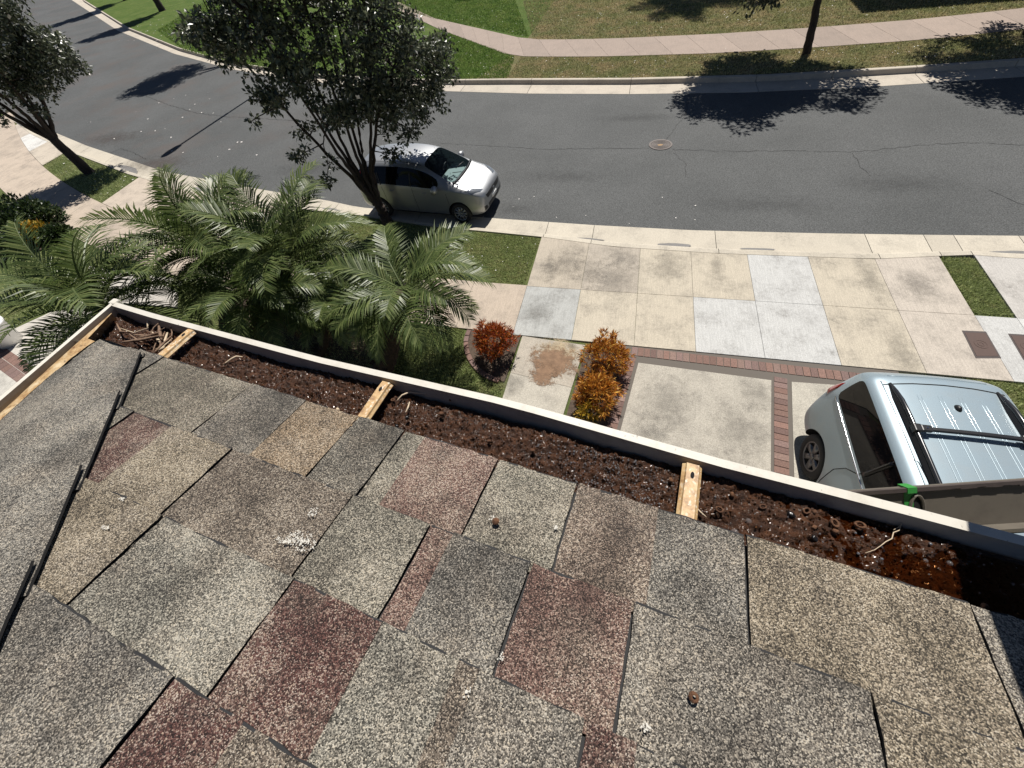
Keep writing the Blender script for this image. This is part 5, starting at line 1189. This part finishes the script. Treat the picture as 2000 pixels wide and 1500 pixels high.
patch(bv, hat, [(3,-.40,.30),(3,.40,.30),(3,.44,.44),(3,-.44,.44)], (-1, 0, 0), 'lower_grille', PLAS, .008, 6)
patch(bv, hat, [(3,-.16,.45),(3,.16,.45),(3,.16,.55),(3,-.16,.55)], (-1, 0, 0), 'number_plate', PLATE, .03, 2)
h_, n_ = onb(bv, (3, 0, .66), (-1, 0, 0))
g = G()
for a_, b_ in (((-.028, -.026), (-.028, .03)), ((.028, -.026), (.028, .03)), ((-.028, 0), (.028, 0))): g.tube([h_+Vector((.02, a_[0], a_[1])), h_+Vector((.02, b_[0], b_[1]))], .007, 6)
g.build('badge', CHRO, hat, True, world=False)
seam(bv, hat, [(1.13,-.64,2),(1.17,-.3,2),(1.18,0,2),(1.17,.3,2),(1.13,.64,2)], (0, 0, -1), 'cowl', .035, PLAS)
# interior seen through the windscreen
g = G(); g.box((.82, 0, .86), (.30, .70, .05)); bevel_mod(g.build('dashboard', TEAL, hat, world=False), .03)
g = G(); g.add([(.55+.0, -.02+.18*0, 0)]*0, []); 
g = G(); c_ = Vector((.42, .36, .92)); g.tube([c_+Vector((.06*math.sin(q), .17*math.cos(q), .16*math.sin(q))) for q in [2*math.pi*i/16 for i in range(17)]], .014, 6, cap=False); g.tube([c_+Vector((0, -.16, 0)), c_+Vector((0, .16, 0))], .016, 6); g.build('steering_wheel', PLAS, hat, True, world=False)
for sg in (-1, 1):
    g = G(); g.box((-.05, sg*.36, .58), (.26, .24, .08)); g.box((-.30, sg*.36, .85), (.07, .23, .30)); g.box((-.34, sg*.36, 1.22), (.045, .12, .08)); bevel_mod(g.build('seat', GREY, hat, world=False), .04)
# ---- pale blue wagon on the drive, tail to the street
vx, vy = 4.02, 1.72
van = thing('parked_van', (vx, vy, 0), 'pale blue wagon with black roof rails parked nose-in on the drive below the gutter', 'van', None, R(-90)+R(1.0))
vst = [(-2.26,.42,.66,.86,.66,.98,.58),(-2.22,.34,.80,1.02,.78,1.28,.62),(-2.14,.28,.85,1.10,.81,1.55,.66),(-2.0,.25,.865,1.12,.83,1.665,.68),(-1.90,.24,.87,1.125,.835,1.69,.69),(-1.3,.22,.88,1.125,.845,1.715,.70),(-.6,.22,.885,1.12,.85,1.725,.705),(.1,.22,.885,1.115,.85,1.715,.705),(.55,.22,.885,1.11,.845,1.65,.70),(1.0,.22,.885,1.10,.83,1.42,.70),(1.42,.22,.88,1.08,.80,1.20,.70),(1.8,.24,.86,1.02,.76,1.11,.66),(2.1,.28,.80,.92,.68,1.0,.58),(2.22,.34,.66,.78,.56,.85,.46)]
def fm_v(i, j, side):
    if i < 0: return 0
    if j in (8, 9) and i in (8, 9): return 1
    if j in (7, 8, 9) and i == 1: return 1
    if j == 6 and 3 <= i <= 8: return 1
    return 0
def nm_v(mn, c):
    if mn == TINT.name: return 'side_window' if abs(c.y) > .4 else ('rear_window' if c.x < 0 else 'windscreen')
    return 'wheel_arch' if mn == BLACK.name else 'body'
bv2 = build_car(van, vst, [BLUE, TINT], fm_v, [(-1.45,.34,.40,.88),(1.32,.34,.40,.88)], nm_v)
for x in (-1.45, 1.32):
    for sg in (-1, 1): wheel(van, x, sg*.755, .335, .20, 6, RIMD, sg)
for sg in (-1, 1):
    d = (0, -sg, 0)
    seam(bv2, van, [(-1.97,sg,1.15),(-1.3,sg,1.15),(-.6,sg,1.145),(.1,sg,1.14),(.9,sg,1.12)], d, 'window_trim', .011, CHRO)
    seam(bv2, van, [(-1.02,sg,.42),(-1.05,sg,.80),(-.98,sg,1.0),(-.84,sg,1.15),(-.82,sg,1.3),(-.82,sg,1.60)], d, rad=.006); seam(bv2, van, [(-.82,sg*.62,3),(-.80,sg*.585,3),(-.6,sg*.57,3),(.3,sg*.57,3)], (0, 0, -1), rad=.005)
    seam(bv2, van, [(-.80,sg,1.23),(-.80,sg,1.4),(-.80,sg,1.58)], d, 'pillar_trim', .03, TINT); seam(bv2, van, [(.2,sg,1.23),(.2,sg,1.4),(.2,sg,1.58)], d, 'pillar_trim', .03, PLAS)
    seam(bv2, van, [(.15,sg,.35),(.12,sg,.8),(.16,sg,1.16)], d, rad=.005)
    patch(bv2, van, [(-2.20,sg*2,.98),(-2.17,sg*2,1.16),(-2.11,sg*2,1.30),(-2.09,sg*2,1.20),(-2.12,sg*2,1.0)], (0, -sg, 0), 'taillight', REDL, .015, 4)
    patch(bv2, van, [(-.55,sg*2,1.02),(-.38,sg*2,1.02),(-.38,sg*2,1.06),(-.55,sg*2,1.06)], (0, -sg, 0), 'door_handle', BLUE, .025, 3)
    # roof rail with feet
    yr = sg*.53; P = []
    for i in range(15):
        x = -1.86+2.0*i/14; h_, n_ = onb(bv2, (x, yr, 3), (0, 0, -1)); lift = .055*min(1, i/2.2, (14-i)/2.2); P.append(h_+Vector((0, 0, lift+.004)))
    g = G(); g.tube(P, [.014]+[.024]*13+[.014], 10); g.build('roof_rail', GLOSSB, van, True, world=False)
    g = G()
    for i in range(14):
        a, b = P[i], P[i+1]; g.add([a+Vector((0, -.045, -.05)), a+Vector((0, .045, -.05)), b+Vector((0, .045, -.05)), b+Vector((0, -.045, -.05)), a+Vector((0, -.016, 0)), a+Vector((0, .016, 0)), b+Vector((0, .016, 0)), b+Vector((0, -.016, 0))], [(0, 3, 7, 4), (1, 5, 6, 2), (4, 7, 6, 5)])
    g.build('rail_base', PLAS, van, False, world=False)
    g = G(); g.tube([onb(bv2, (x, sg*.605, 3), (0, 0, -1))[0]+Vector((0, 0, .002)) for x in np.linspace(-1.9, .4, 16)], .007, 6); g.build('roof_channel', CHRO if 0 else BLUE, van, True, world=False)
for xb in (-1.18, -.42):
    hz_ = onb(bv2, (xb, .53, 3), (0, 0, -1))[0].z+.075
    o_ = G(); vs = []
    for k in range(13):
        y_ = -.52+1.04*k/12; zz = hz_+.016*math.sin(math.pi*k/12); vs += [(xb-.030, y_, zz-.010), (xb+.030, y_, zz-.010), (xb+.022, y_, zz+.014), (xb-.022, y_, zz+.014)]
    o_.add(vs, [(k*4+i, k*4+(i+1) % 4, k*4+4+(i+1) % 4, k*4+4+i) for k in range(12) for i in range(4)] + [(3, 2, 1, 0), (48, 49, 50, 51)])
    cb = o_.build('crossbar', PLAS, van, False, world=False); bevel_mod(cb, .008, 2)
    for sg in (-1, 1):
        g = G(); g.box((xb, sg*.53, hz_-.006), (.048, .036, .036)); g.box((xb, sg*.45, hz_+.008), (.040, .05, .022)); q = g.build('clamp', PLAS, None); q.parent = cb; bevel_mod(q, .01, 2)
        g = G(); g.lathe([(0, .006), (.008, .006), (.009, 0)], Matrix.Translation((xb, sg*.45, hz_+.030)), 10); q = g.build('bolt', CHRO, None); q.parent = cb
for yy in (-.30, -.10, .10, .30):
    for off_ in (-.018, .018):
        g = G(); g.tube([onb(bv2, (x, yy+off_, 3), (0, 0, -1))[0]+Vector((0, 0, -.001)) for x in np.linspace(-1.72+.03*abs(yy), .25, 22)], [.002]+[.0055]*20+[.002], 6); g.build('roof_rib', BLUE, van, True, world=False)
seam(bv2, van, [(-1.84,-.60,3),(-1.875,-.3,3),(-1.885,0,3),(-1.875,.3,3),(-1.84,.60,3)], (0, 0, -1), 'hatch_gap', .008)
seam(bv2, van, [(-2.0,-.50,3),(-2.02,0,3),(-2.0,.50,3)], (0, 0, -1), 'spoiler_edge', .008, BLUE)
h_, n_ = onb(bv2, (-1.55, .02, 3), (0, 0, -1)); g = G(); g.lathe([(0, .035), (.018, .03), (.032, .008), (.034, 0)], Matrix.Translation(h_) @ Matrix.Scale(1.5, 4, (1, 0, 0)), 14); g.build('antenna_base', PLAS, van, True, world=False)
